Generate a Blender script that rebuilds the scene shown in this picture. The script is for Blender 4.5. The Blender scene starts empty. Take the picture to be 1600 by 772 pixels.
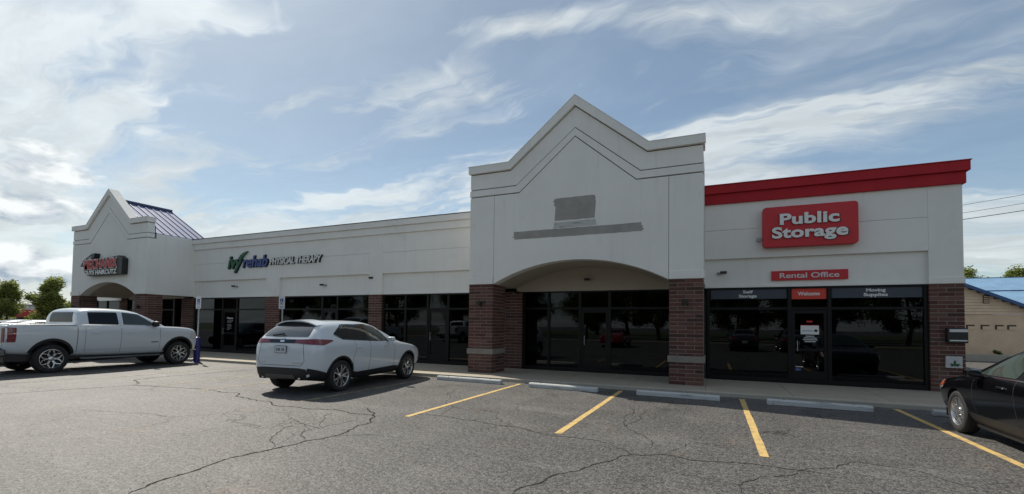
import bpy, bmesh, math, random
from mathutils import Vector, Matrix, noise
from mathutils.bvhtree import BVHTree
random.seed(7)
R = math.radians
SC = bpy.context.scene
COL = SC.collection

# ------------------------------------------------------------------ camera
def make_camera():
    yaw, pi, ro = R(-23.857), R(1.974), R(.75)
    f = Vector((math.sin(yaw)*math.cos(pi), math.cos(yaw)*math.cos(pi), math.sin(pi)))
    r = Vector((math.cos(yaw), -math.sin(yaw), 0)); u = r.cross(f)
    r2 = r*math.cos(ro)+u*math.sin(ro); u2 = -r*math.sin(ro)+u*math.cos(ro)
    cd = bpy.data.cameras.new('camera'); c = bpy.data.objects.new('camera', cd); COL.objects.link(c)
    m = Matrix((r2, u2, -f)).transposed().to_4x4(); m.translation = Vector((0, 0, 1.6))
    c.matrix_world = m
    cd.sensor_width = 36; cd.lens = 36*714.986/1600
    cd.shift_x = 0; cd.shift_y = (483.934-386)/1600
    cd.clip_start = .05; cd.clip_end = 3000
    SC.camera = c
make_camera()

# ------------------------------------------------------------------ sun and sky
KX, KY = .85, .388                       # ground shadow shift per metre of height
SUN = Vector((-KX, KY, 1)).normalized()
EL = math.asin(SUN.z); AZ = math.atan2(SUN.x, SUN.y)
sl = bpy.data.lights.new('sun', 'SUN'); sl.energy = 5.0; sl.angle = R(.53); sl.color = (1, .93, .82)
so = bpy.data.objects.new('sun', sl); COL.objects.link(so)
so.rotation_euler = (-SUN).to_track_quat('-Z', 'Y').to_euler(); so.location = (0, 0, 50)

class NT:
    "small helper to write node maths"
    def __init__(s, tree): s.t = tree; s.n = tree.nodes; s.l = tree.links
    def node(s, typ, **k):
        n = s.n.new(typ)
        for a, b in k.items(): setattr(n, a, b)
        return n
    def inp(s, sock, v):
        if isinstance(v, bpy.types.NodeSocket): s.l.new(v, sock)
        elif v is not None: sock.default_value = v
    def m(s, op, a, b=None, c=None, clamp=False):
        n = s.node('ShaderNodeMath', operation=op, use_clamp=clamp)
        for i, v in enumerate((a, b, c)):
            if v is not None: s.inp(n.inputs[i], v)
        return n.outputs[0]
    def v(s, op, a, b=None):
        n = s.node('ShaderNodeVectorMath', operation=op)
        s.inp(n.inputs[0], a)
        if b is not None:
            s.inp(n.inputs['Scale'] if op == 'SCALE' else n.inputs[1], b)
        return n.outputs['Value'] if op in ('DOT_PRODUCT', 'LENGTH', 'DISTANCE') else n.outputs[0]
    def noise(s, vec, scale, detail=4, rough=.55, dist=0, out='Fac'):
        n = s.node('ShaderNodeTexNoise'); s.inp(n.inputs['Vector'], vec)
        n.inputs['Scale'].default_value = scale; n.inputs['Detail'].default_value = detail
        n.inputs['Roughness'].default_value = rough; n.inputs['Distortion'].default_value = dist
        return n.outputs[out]
    def mapv(s, vec, loc=(0, 0, 0), rot=(0, 0, 0), sc=(1, 1, 1)):
        n = s.node('ShaderNodeMapping'); s.inp(n.inputs[0], vec)
        n.inputs[1].default_value = loc; n.inputs[2].default_value = rot; n.inputs[3].default_value = sc
        return n.outputs[0]
    def mix(s, fac, a, b, mode='MIX'):
        n = s.node('ShaderNodeMix', data_type='RGBA', blend_type=mode, clamp_factor=True)
        s.inp(n.inputs[0], fac); s.inp(n.inputs[6], a if not isinstance(a, tuple) else (*a[:3], 1)); s.inp(n.inputs[7], b if not isinstance(b, tuple) else (*b[:3], 1))
        return n.outputs[2]
    def ss(s, x, a, b):      # smoothstep
        n = s.node('ShaderNodeMapRange', interpolation_type='SMOOTHSTEP')
        s.inp(n.inputs[0], x); n.inputs[1].default_value = a; n.inputs[2].default_value = b
        return n.outputs[0]
    def gauss(s, x, c, w):
        d = s.m('DIVIDE', s.m('SUBTRACT', x, c), w)
        return s.m('EXPONENT', s.m('MULTIPLY', s.m('MULTIPLY', d, d), -1))

world = bpy.data.worlds.new('World'); SC.world = world; world.use_nodes = True
def make_sky():
    t = NT(world.node_tree); t.n.clear()
    out = t.node('ShaderNodeOutputWorld'); bg = t.node('ShaderNodeBackground')
    sky = t.node('ShaderNodeTexSky', sky_type='NISHITA', sun_disc=False)
    sky.sun_elevation = EL; sky.sun_rotation = AZ
    sky.air_density = 1.0; sky.dust_density = .8; sky.ozone_density = 1.6
    tc = t.node('ShaderNodeTexCoord'); D = tc.outputs['Generated']
    sep = t.node('ShaderNodeSeparateXYZ'); t.l.new(D, sep.inputs[0]); z = sep.outputs[2]
    zc = t.m('MAXIMUM', z, 0.0)
    az = t.m('ARCTAN2', sep.outputs[0], sep.outputs[1])
    # high thin cloud, laid out on a flat layer overhead
    inv = t.m('DIVIDE', 1.0, t.m('ADD', zc, .16))
    P = t.v('SCALE', D, inv)
    P = t.mapv(P, sc=(1, 1, 0))
    warp = t.noise(P, .7, 5, .6, 0, 'Color')
    Pw = t.v('ADD', P, t.v('SCALE', warp, .9))
    s1 = t.noise(t.mapv(Pw, (3.1, 1.7, 0), (0, 0, R(-32)), (.38, 1.25, 1)), 1.0, 9, .56, .35)
    s2 = t.noise(t.mapv(Pw, (0.3, 8.2, 0), (0, 0, R(20)), (.3, 1.7, 1)), 1.3, 8, .6, .5)
    s3 = t.noise(t.mapv(P, (5.3, 2.2, 0), (0, 0, 0), (1, 1, 1)), .42, 3, .5, .2)
    thin = t.m('ADD', t.m('MULTIPLY', s1, .55), t.m('MULTIPLY', s2, .3))
    thin = t.m('ADD', thin, t.m('MULTIPLY', s3, .38))
    cov = t.m('MULTIPLY', t.ss(thin, .53, .70), .8)
    # long bands of cirrus (great circles)
    def band(p1, p2, w, amp, c0=0.0):
        n = Vector(p1).cross(Vector(p2)).normalized()
        d = t.v('DOT_PRODUCT', t.v('ADD', D, t.v('SCALE', t.v('SUBTRACT', warp, (.5, .5, .5)), .13)), tuple(n))
        g = t.gauss(d, c0, w)
        tex = t.ss(t.m('ADD', t.m('MULTIPLY', s2, .6), t.m('MULTIPLY', s1, .5)), .46, .64)
        return t.m('MULTIPLY', t.m('MULTIPLY', g, amp*1.0), t.m('ADD', t.m('MULTIPLY', tex, 1.15), .08))
    for b in BANDS: cov = t.m('ADD', cov, band(*b))
    # less cloud where the blue shows
    for (dv, w, amp) in HOLES:
        d = t.v('DISTANCE', D, tuple(Vector(dv).normalized()))
        cov = t.m('SUBTRACT', cov, t.m('MULTIPLY', t.gauss(d, 0, w), amp))
    hz = t.m('EXPONENT', t.m('MULTIPLY', zc, -4.2))
    cov = t.m('ADD', t.m('ADD', cov, t.m('MULTIPLY', hz, .55)), .0)
    cov = t.m('MULTIPLY', t.m('MINIMUM', t.m('MAXIMUM', cov, .22), 1.0), .82)
    cov = t.m('MULTIPLY', cov, t.m('ADD', .78, t.m('MULTIPLY', t.ss(s2, .38, .62), .28)))
    sd = t.m('MAXIMUM', t.v('DOT_PRODUCT', D, tuple(SUN)), 0.0)
    glow = t.m('POWER', sd, 7.0); glow2 = t.m('POWER', sd, 2.0)
    base = t.v('SCALE', t.v('MULTIPLY', sky.outputs[0], (.90, 1.0, .98)), .106)
    hi = t.m('ADD', t.m('ADD', .67, t.m('MULTIPLY', glow, .10)), t.m('MULTIPLY', glow2, .10))
    base = t.v('SCALE', base, t.m('SUBTRACT', 1.0, t.m('MULTIPLY', glow2, .34)))
    s4 = t.noise(t.mapv(Pw, (7.7, 3.3, 0), (0, 0, R(-15)), (.8, 2.6, 1)), 1.6, 8, .62, .7)
    hi = t.m('MULTIPLY', hi, t.m('ADD', .88, t.m('MULTIPLY', t.ss(s4, .36, .66), .22)))
    ccol = t.v('SCALE', (.92, .985, 1.0), hi)
    col = t.mix(cov, base, ccol)
    # low heaped cloud near the horizon
    Q = t.v('ADD', t.mapv(D, sc=(1, 1, 2.1)), t.v('SCALE', t.noise(D, 9, 3, .5, 0, 'Color'), .05))
    n1 = t.noise(Q, 7.5, 8, .56, .1)
    n2 = t.noise(t.v('ADD', Q, (-.018, .010, .045)), 7.5, 8, .56, .1)
    m = None
    for (a0, wa, z0, wz, amp) in HEAPS:
        g = t.m('MULTIPLY', t.m('MULTIPLY', t.gauss(az, a0, wa), t.gauss(z, z0, wz)), amp+.05)
        m = g if m is None else t.m('MAXIMUM', m, g)
    low = t.m('MULTIPLY', t.gauss(z, .05, .06), .09)
    m = t.m('MAXIMUM', m, low)
    cu = t.ss(t.m('ADD', n1, m), .72, .83)
    lit = t.m('ADD', t.m('MULTIPLY', t.m('SUBTRACT', n1, n2), 5.5), .52, None, True)
    cc = t.mix(lit, (.30, .38, .47), (.90, .93, .93))
    col = t.mix(t.m('MULTIPLY', cu, .9), col, cc)
    t.inp(bg.inputs[0], col); bg.inputs[1].default_value = 1.0
    t.l.new(bg.outputs[0], out.inputs[0])
def dirpx(x, y):
    "direction seen at a photo pixel, used once to read the cloud layout off the photograph"
    q = SC.camera.matrix_world.to_3x3()
    return (q @ Vector(((x-800)/714.986, -(y-483.934)/714.986, -1))).normalized()
BANDS = [(dirpx(330, -30), dirpx(120, 190), .028, .75), (dirpx(-20, 20), dirpx(420, 270), .035, .55), (dirpx(1620, 30), dirpx(1000, 220), .040, .8),
         (dirpx(1300, 40), dirpx(960, 40), .022, .7), (dirpx(1000, 200), dirpx(520, 300), .055, .85), (dirpx(740, 330), dirpx(330, 330), .08, .6),
         (dirpx(430, -20), dirpx(455, 120), .006, .2), (dirpx(560, -10), dirpx(700, 110), .006, .16), (dirpx(1580, 330), dirpx(1150, 260), .10, .55), (dirpx(860, 150), dirpx(300, 180), .035, .35)]
HOLES = [(dirpx(620, 20), .19, .42), (dirpx(470, 60), .12, .40), (dirpx(860, 60), .20, .45), (dirpx(410, 225), .10, .5), (dirpx(60, 140), .11, .60), (dirpx(120, 20), .07, .35), (dirpx(300, 220), .06, .3), (dirpx(700, 260), .08, .3), (dirpx(330, 60), .06, .3), (dirpx(560, 170), .10, .35), (dirpx(1060, 150), .09, .2), (dirpx(1180, 0), .10, .3)]
def azz(x, y):
    d = dirpx(x, y); return math.atan2(d.x, d.y), d.z
HEAPS = []
for (x, y, wa, wz, amp) in [(60, 228, .09, .028, .28), (95, 268, .15, .030, .28), (30, 335, .16, .055, .29), (20, 410, .24, .055, .28), (1575, 390, .12, .02, .17), (565, 345, .02, .012, .12), (130, 315, .03, .01, .12)]:
    a, b = azz(x, y); HEAPS.append((a, wa, b, wz, amp))
make_sky()
SC.view_settings.view_transform = 'Standard'; SC.view_settings.look = 'None'
SC.view_settings.exposure = 0.14; SC.view_settings.gamma = 1

# ------------------------------------------------------------------ materials
def mat(name, col, rough=.6, metal=0, spec=.5, bump=0, bscale=60, var=0, vscale=2, coat=0, build=None):
    m = bpy.data.materials.new(name); m.use_nodes = True
    t = NT(m.node_tree); b = t.n['Principled BSDF']
    b.inputs['Base Color'].default_value = (*col, 1); b.inputs['Roughness'].default_value = rough
    b.inputs['Metallic'].default_value = metal; b.inputs['Specular IOR Level'].default_value = spec
    if coat: b.inputs['Coat Weight'].default_value = coat; b.inputs['Coat Roughness'].default_value = .03
    tc = t.node('ShaderNodeTexCoord'); o = tc.outputs['Object']
    if var:
        n = t.noise(o, vscale, 6, .6)
        k = t.m('ADD', 1-var, t.m('MULTIPLY', t.ss(n, .3, .7), 2*var))
        t.inp(b.inputs['Base Color'], t.v('SCALE', tuple(col), k))
        t.inp(b.inputs['Roughness'], t.m('ADD', rough-.06, t.m('MULTIPLY', n, .12)))
    if bump:
        bp = t.node('ShaderNodeBump'); bp.inputs['Strength'].default_value = bump; bp.inputs['Distance'].default_value = .01
        t.inp(bp.inputs['Height'], t.noise(o, bscale, 4, .6)); t.l.new(bp.outputs[0], b.inputs['Normal'])
    if build: build(t, b, o)
    return m
def geo(t): return t.node('ShaderNodeNewGeometry').outputs['Position']

def b_stucco(col):
    def f(t, b, o):
        p = geo(t)
        big = t.noise(p, .55, 5, .6); streak = t.noise(t.mapv(p, sc=(6, 6, .35)), 1.0, 5, .6); fine = t.noise(p, 160, 3, .6)
        k = t.m('ADD', .93, t.m('MULTIPLY', t.ss(big, .3, .7), .07))
        k = t.m('SUBTRACT', k, t.m('MULTIPLY', t.ss(streak, .52, .75), .05))
        k = t.m('SUBTRACT', k, t.m('MULTIPLY', t.ss(t.noise(t.mapv(p, (4, 2, 1), sc=(1, 1, .6)), 1.7, 4, .55, .6), .60, .68), .035))
        k = t.m('ADD', k, t.m('MULTIPLY', t.m('SUBTRACT', fine, .5), .10))
        t.inp(b.inputs['Base Color'], t.v('SCALE', col, k))
        bp = t.node('ShaderNodeBump'); bp.inputs['Strength'].default_value = .35; bp.inputs['Distance'].default_value = .006
        t.inp(bp.inputs['Height'], t.m('ADD', t.noise(p, 120, 4, .7), t.m('MULTIPLY', t.noise(p, 3, 2), .8))); t.l.new(bp.outputs[0], b.inputs['Normal'])
    return f
def b_brick(t, b, o):
    oi = t.node('ShaderNodeObjectInfo'); g = t.node('ShaderNodeNewGeometry')
    r = t.m('FRACT', t.m('ADD', oi.outputs['Random'], g.outputs['Random Per Island']))
    cr = t.node('ShaderNodeValToRGB'); t.inp(cr.inputs[0], r)
    e = cr.color_ramp; e.elements[0].color = (.066, .033, .028, 1); e.elements[1].color = (.155, .083, .064, 1)
    for p, c in ((.3, (.105, .045, .035)), (.6, (.135, .062, .048)), (.8, (.100, .056, .048))):
        x = e.elements.new(p); x.color = (*c, 1)
    n = t.noise(g.outputs['Position'], 35, 5, .65)
    t.inp(b.inputs['Base Color'], t.v('SCALE', cr.outputs[0], t.m('ADD', .65, t.m('MULTIPLY', n, .75))))
    bp = t.node('ShaderNodeBump'); bp.inputs['Strength'].default_value = .4; bp.inputs['Distance'].default_value = .004
    t.inp(bp.inputs['Height'], t.noise(g.outputs['Position'], 90, 4, .6)); t.l.new(bp.outputs[0], b.inputs['Normal'])
def b_asphalt(t, b, o):
    p = geo(t)
    sep = t.node('ShaderNodeSeparateXYZ'); t.l.new(p, sep.inputs[0])
    agg = t.noise(p, 95, 3, .7); agg2 = t.noise(p, 38, 4, .65)
    vor = t.node('ShaderNodeTexVoronoi'); t.inp(vor.inputs['Vector'], p); vor.inputs['Scale'].default_value = 130
    stone = t.ss(t.m('FRACT', t.m('MULTIPLY', t.v('DOT_PRODUCT', vor.outputs['Color'], (1, 1, 1)), 1.37)), .55, .95)
    big = t.noise(p, .28, 5, .6, .3); mid = t.noise(t.mapv(p, sc=(1, .5, 1)), 1.6, 6, .62, .4)
    wear = t.noise(t.mapv(p, (3, 7, 0), (0, 0, R(8)), (.22, 1.1, 1)), .8, 5, .6, .3)
    v = t.m('ADD', .076, t.m('MULTIPLY', t.m('SUBTRACT', big, .5), .06))
    v = t.m('ADD', v, t.m('MULTIPLY', t.m('SUBTRACT', mid, .5), .055))
    v = t.m('ADD', v, t.m('MULTIPLY', t.m('SUBTRACT', wear, .5), .06))
    v = t.m('ADD', v, t.m('MULTIPLY', t.m('SUBTRACT', agg, .5), .16))
    v = t.m('ADD', v, t.m('MULTIPLY', t.m('SUBTRACT', t.ss(agg2, .40, .60), .5), .075))
    grit = t.ss(t.noise(p, 15, 2, .7), .36, .64)
    v = t.m('ADD', v, t.m('MULTIPLY', t.m('SUBTRACT', grit, .5), .055))
    v = t.m('ADD', v, t.m('MULTIPLY', stone, .09))
    v = t.m('MAXIMUM', v, .018)
    patchy = t.ss(t.noise(t.mapv(p, (9, 2, 0), (0, 0, R(12)), (.5, 1.6, 1)), 1.0, 4, .6, .8), .56, .66)
    v = t.m('ADD', v, t.m('MULTIPLY', patchy, .022))
    rust = t.ss(t.noise(p, 1.1, 3, .5, .5), .60, .78)
    c = t.mix(rust, (1.0, .965, .92), (1.14, .94, .79))
    # oil drips where the cars stand
    sx = t.m('ABSOLUTE', t.m('SUBTRACT', t.m('FRACT', t.m('DIVIDE', t.m('ADD', sep.outputs[0], 7.65), 2.72)), .5))
    oil = t.m('MULTIPLY', t.m('MULTIPLY', t.gauss(sx, 0, .16), t.gauss(sep.outputs[1], 10.2, 1.3)), t.ss(t.noise(p, 2.6, 5, .65), .45, .7))
    v = t.m('MULTIPLY', v, t.m('SUBTRACT', 1, t.m('MULTIPLY', oil, .5)))
    # hairline crazing in worn areas
    cv = t.node('ShaderNodeTexVoronoi', feature='DISTANCE_TO_EDGE')
    t.inp(cv.inputs['Vector'], t.v('ADD', p, t.v('SCALE', t.noise(p, 2.5, 4, .6, 0, 'Color'), .5))); cv.inputs['Scale'].default_value = .75
    fine = t.m('MULTIPLY', t.m('SUBTRACT', 1, t.ss(cv.outputs['Distance'], .004, .014)), t.ss(t.noise(p, .35, 3, .5), .5, .62))
    v = t.m('MULTIPLY', v, t.m('SUBTRACT', 1, t.m('MULTIPLY', fine, .6)))
    t.inp(b.inputs['Base Color'], t.v('SCALE', c, v))
    t.inp(b.inputs['Roughness'], t.m('ADD', .46, t.m('MULTIPLY', mid, .22)))
    bp = t.node('ShaderNodeBump'); bp.inputs['Strength'].default_value = .6; bp.inputs['Distance'].default_value = .007
    und = t.m('MULTIPLY', t.noise(p, .9, 3, .5), 14)
    t.inp(bp.inputs['Height'], t.m('ADD', und, t.m('SUBTRACT', t.m('ADD', t.m('ADD', agg, agg2), t.m('MULTIPLY', grit, .8)), t.m('MULTIPLY', fine, 1.5)))); t.l.new(bp.outputs[0], b.inputs['Normal'])
def b_concrete(col):
    def f(t, b, o):
        p = geo(t)
        v = t.m('ADD', .86, t.m('MULTIPLY', t.m('SUBTRACT', t.noise(p, 1.3, 6, .65), .5), .35))
        v = t.m('ADD', v, t.m('MULTIPLY', t.m('SUBTRACT', t.noise(p, 70, 4, .7), .5), .28))
        v = t.m('SUBTRACT', v, t.m('MULTIPLY', t.ss(t.noise(p, 6, 5, .7), .6, .8), .18))
        t.inp(b.inputs['Base Color'], t.v('SCALE', col, v))
        bp = t.node('ShaderNodeBump'); bp.inputs['Strength'].default_value = .4; bp.inputs['Distance'].default_value = .004
        t.inp(bp.inputs['Height'], t.noise(p, 90, 5, .7)); t.l.new(bp.outputs[0], b.inputs['Normal'])
    return f
def b_stop(t, b, o):
    p = geo(t)
    v = t.m('ADD', .9, t.m('MULTIPLY', t.m('SUBTRACT', t.noise(p, 60, 4, .7), .5), .25))
    scuff = t.ss(t.noise(t.mapv(p, sc=(2.2, 3, 12)), 1.0, 5, .65), .50, .70)
    chip = t.ss(t.noise(p, 11, 4, .6), .64, .70)
    c = t.mix(t.m('MULTIPLY', scuff, .62), (.55, .56, .55), (.16, .15, .14))
    c = t.mix(chip, c, (.30, .28, .25))
    t.inp(b.inputs['Base Color'], t.v('SCALE', c, v))
def b_paintline(t, b, o):
    p = geo(t)
    w = t.ss(t.noise(p, 7, 6, .75), .46, .66); w2 = t.ss(t.noise(p, 110, 3, .7), .42, .62)
    f = t.m('MAXIMUM', t.m('MULTIPLY', w, .85), t.m('MULTIPLY', w2, .5))
    t.inp(b.inputs['Base Color'], t.mix(f, (.66, .45, .15), (.17, .155, .13)))
def b_faded(t, b, o):
    p = geo(t)
    w = t.ss(t.noise(p, 5, 6, .7), .38, .60)
    t.inp(b.inputs['Base Color'], t.mix(t.m('ADD', t.m('MULTIPLY', w, .5), .45), (.55, .42, .2), (.13, .12, .11)))
def b_glass(tint, refl=1.0):
    def f(t, b, o):
        fr = t.node('ShaderNodeFresnel'); fr.inputs[0].default_value = 1.52
        gl = t.node('ShaderNodeBsdfGlossy'); gl.inputs['Roughness'].default_value = .0; gl.inputs['Color'].default_value = (.62, .66, .70, 1)
        # panes are never quite flat
        bp = t.node('ShaderNodeBump'); bp.inputs['Strength'].default_value = .03; bp.inputs['Distance'].default_value = .02
        t.inp(bp.inputs['Height'], t.noise(geo(t), .9, 2, .5)); t.l.new(bp.outputs[0], gl.inputs['Normal'])
        tr = t.node('ShaderNodeBsdfTransparent'); tr.inputs['Color'].default_value = (*tint, 1)
        mx = t.node('ShaderNodeMixShader'); t.l.new(fr.outputs[0], mx.inputs[0]); t.l.new(tr.outputs[0], mx.inputs[1]); t.l.new(gl.outputs[0], mx.inputs[2])
        t.l.new(mx.outputs[0], t.n['Material Output'].inputs[0])
    return f
def b_leaf(c1, c2):
    def f(t, b, o):
        g = t.node('ShaderNodeNewGeometry'); r = g.outputs['Random Per Island']
        t.inp(b.inputs['Base Color'], t.mix(r, c1, c2))
        b.inputs['Subsurface Weight'].default_value = 0
        tl = t.node('ShaderNodeBsdfTranslucent'); t.inp(tl.inputs[0], t.mix(r, tuple(v*1.6 for v in c1), tuple(v*1.8 for v in c2)))
        mx = t.node('ShaderNodeMixShader'); mx.inputs[0].default_value = .4
        t.l.new(b.outputs[0], mx.inputs[1]); t.l.new(tl.outputs[0], mx.inputs[2]); t.l.new(mx.outputs[0], t.n['Material Output'].inputs[0])
    return f

M = {}
M['stucco'] = mat('stucco', (.6, .6, .6), .9, spec=.25, build=b_stucco((.80, .785, .745)))
M['stucco_side'] = M['stucco']
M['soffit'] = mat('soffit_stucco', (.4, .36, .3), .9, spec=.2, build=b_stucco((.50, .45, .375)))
M['patch'] = mat('bare_base_coat', (.335, .315, .295), .95, spec=.2, var=.09, vscale=3.5, bump=.5, bscale=70)
M['red'] = mat('red_stucco', (.40, .022, .03), .75, spec=.25, var=.07, vscale=2.5, bump=.3, bscale=120)
M['brick'] = mat('brick', (.2, .08, .06), .85, spec=.3, build=b_brick)
M['mortar'] = mat('mortar', (.29, .25, .225), .95, spec=.2, var=.12, vscale=9, bump=.6, bscale=120)
M['stone'] = mat('limestone_band', (.25, .225, .195), .85, spec=.25, var=.1, vscale=7, bump=.4, bscale=80)
M['asphalt'] = mat('asphalt', (.12, .12, .12), .6, spec=.24, build=b_asphalt)
M['crack'] = mat('crack_and_groove_shade', (.034, .032, .030), .95, spec=.08, var=.2, vscale=8)  # crack fill; also the painted shadow in the gable trim grooves
M['concrete'] = mat('sidewalk_concrete', (.4, .4, .4), .85, spec=.3, build=b_concrete((.42, .365, .285)))
M['kerb'] = mat('kerb_concrete', (.4, .4, .4), .85, spec=.3, build=b_concrete((.46, .42, .35)))
M['stop'] = mat('painted_concrete', (.4, .4, .4), .8, spec=.3, build=b_stop)
M['yellow'] = mat('yellow_line_paint', (.7, .45, .1), .7, spec=.3, build=b_paintline)
M['faded'] = mat('worn_line_paint', (.4, .3, .1), .7, spec=.3, build=b_faded)
M['frame'] = mat('dark_anodised_frame', (.007, .0065, .0065), .4, metal=0, spec=.25)
M['glass'] = mat('tinted_glass', (.1, .1, .1), .0, build=b_glass((.13, .125, .12)))
M['black'] = mat('black_plastic', (.014, .014, .015), .5)
M['blackgloss'] = mat('black_gloss', (.008, .008, .009), .12)
M['darkmetal'] = mat('dark_bronze_metal', (.03, .025, .022), .45, metal=.3)
M['grey'] = mat('grey_metal', (.32, .33, .34), .45, metal=.6, var=.1, vscale=8)
M['white'] = mat('white_plastic', (.74, .74, .72), .45)
M['offwhite'] = mat('sign_face', (.62, .63, .63), .5)
M['signred'] = mat('sign_red', (.52, .018, .025), .45)
M['wred'] = mat('banner_red', (.62, .05, .03), .5)
M['navy'] = mat('sign_navy', (.012, .014, .03), .5)
M['slate'] = mat('banner_slate', (.045, .055, .075), .5)
M['green'] = mat('sign_green', (.02, .11, .05), .5)
M['bluesign'] = mat('sign_blue', (.055, .09, .26), .5)
M['purple'] = mat('indigo_plastic_sleeve', (.03, .025, .17), .45, var=.08, vscale=6)
M['metalroof'] = mat('violet_blue_metal_roof', (.13, .17, .30), .72, metal=.1, spec=.3, var=.06, vscale=3)
M['roofseam'] = mat('roof_seam_blue', (.05, .06, .14), .45, metal=.2)
M['blueroof'] = mat('blue_metal_roof', (.20, .34, .50), .5, metal=.1, var=.08, vscale=1.5)
M['siding'] = mat('tan_siding', (.76, .57, .40), .8, var=.06, vscale=3)
M['block'] = mat('tan_block', (.74, .54, .37), .9, var=.07, vscale=2, bump=.4, bscale=40)
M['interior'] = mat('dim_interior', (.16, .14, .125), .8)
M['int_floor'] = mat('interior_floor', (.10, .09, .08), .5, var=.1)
M['card'] = mat('cardboard', (.42, .28, .16), .8, var=.15, vscale=6)
M['wood'] = mat('shelf_wood', (.26, .16, .09), .6, var=.15, vscale=5)
M['roofmem'] = mat('roof_membrane', (.3, .3, .3), .9)
M['carwhite'] = mat('white_car_paint', (.60, .64, .68), .28, coat=1)
M['carblack'] = mat('black_car_paint', (.003, .003, .004), .15, spec=.3, coat=.35)
M['cardark'] = mat('dark_grey_car_paint', (.02, .022, .028), .25, coat=1)
M['carred'] = mat('red_car_paint', (.28, .012, .015), .25, coat=1)
M['tyre'] = mat('tyre_rubber', (.016, .016, .017), .8, var=.2, vscale=20)
M['rim'] = mat('machined_alloy', (.62, .63, .65), .25, metal=.9)
M['rimdark'] = mat('painted_alloy_pocket', (.04, .04, .045), .4, metal=.5)
M['carglass'] = mat('privacy_glass', (.004, .005, .006), .04, spec=.35)
M['carglassc'] = mat('clear_car_glass', (.035, .05, .044), .03, spec=.7)
M['chrome'] = mat('chrome', (.75, .76, .78), .12, metal=1)
M['taillight'] = mat('tail_lamp_red', (.16, .005, .014), .12, coat=1)
M['lampclear'] = mat('lamp_clear', (.55, .56, .58), .12, coat=1)
M['orange'] = mat('marker_orange', (.6, .10, .03), .15, coat=1)
M['seam'] = mat('panel_gap', (.02, .021, .023), .7)
M['plate'] = mat('licence_plate', (.55, .58, .62), .5)
M['bark'] = mat('bark', (.09, .065, .045), .9, var=.2, vscale=9, bump=.7, bscale=25)
M['leafa'] = mat('leaves_light', (.1, .14, .04), .6, build=b_leaf((.075, .11, .02), (.22, .24, .06)))
M['leafb'] = mat('leaves_dark', (.05, .08, .03), .6, build=b_leaf((.028, .05, .014), (.085, .11, .03)))
M['grass'] = mat('grass', (.06, .085, .025), .9, var=.3, vscale=1.5, bump=.8, bscale=30)
M['farwhite'] = mat('far_white_wall', (.55, .54, .52), .8, var=.06, vscale=.3)
M['farred'] = mat('far_red_fascia', (.42, .04, .03), .7)
M['carglassg'] = mat('rear_window_glass', (.03, .034, .038), .06, spec=.8, coat=1)
M['carshade'] = mat('crease_shade', (.40, .43, .46), .4)  # darker body tone, shade of the crease put into the colour
M['chromedark'] = mat('satin_dark_chrome', (.12, .125, .13), .25, metal=.8)
M['farshade'] = mat('opening_shade', (.07, .055, .045), .8)  # dark tone painted in for the shade inside openings
M['roofseam2'] = mat('blue_trim', (.04, .10, .25), .5)
M['taillight2'] = mat('lamp_bar', (.40, .06, .09), .2)
M['wire'] = mat('wire_black', (.02, .02, .02), .6)

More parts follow.
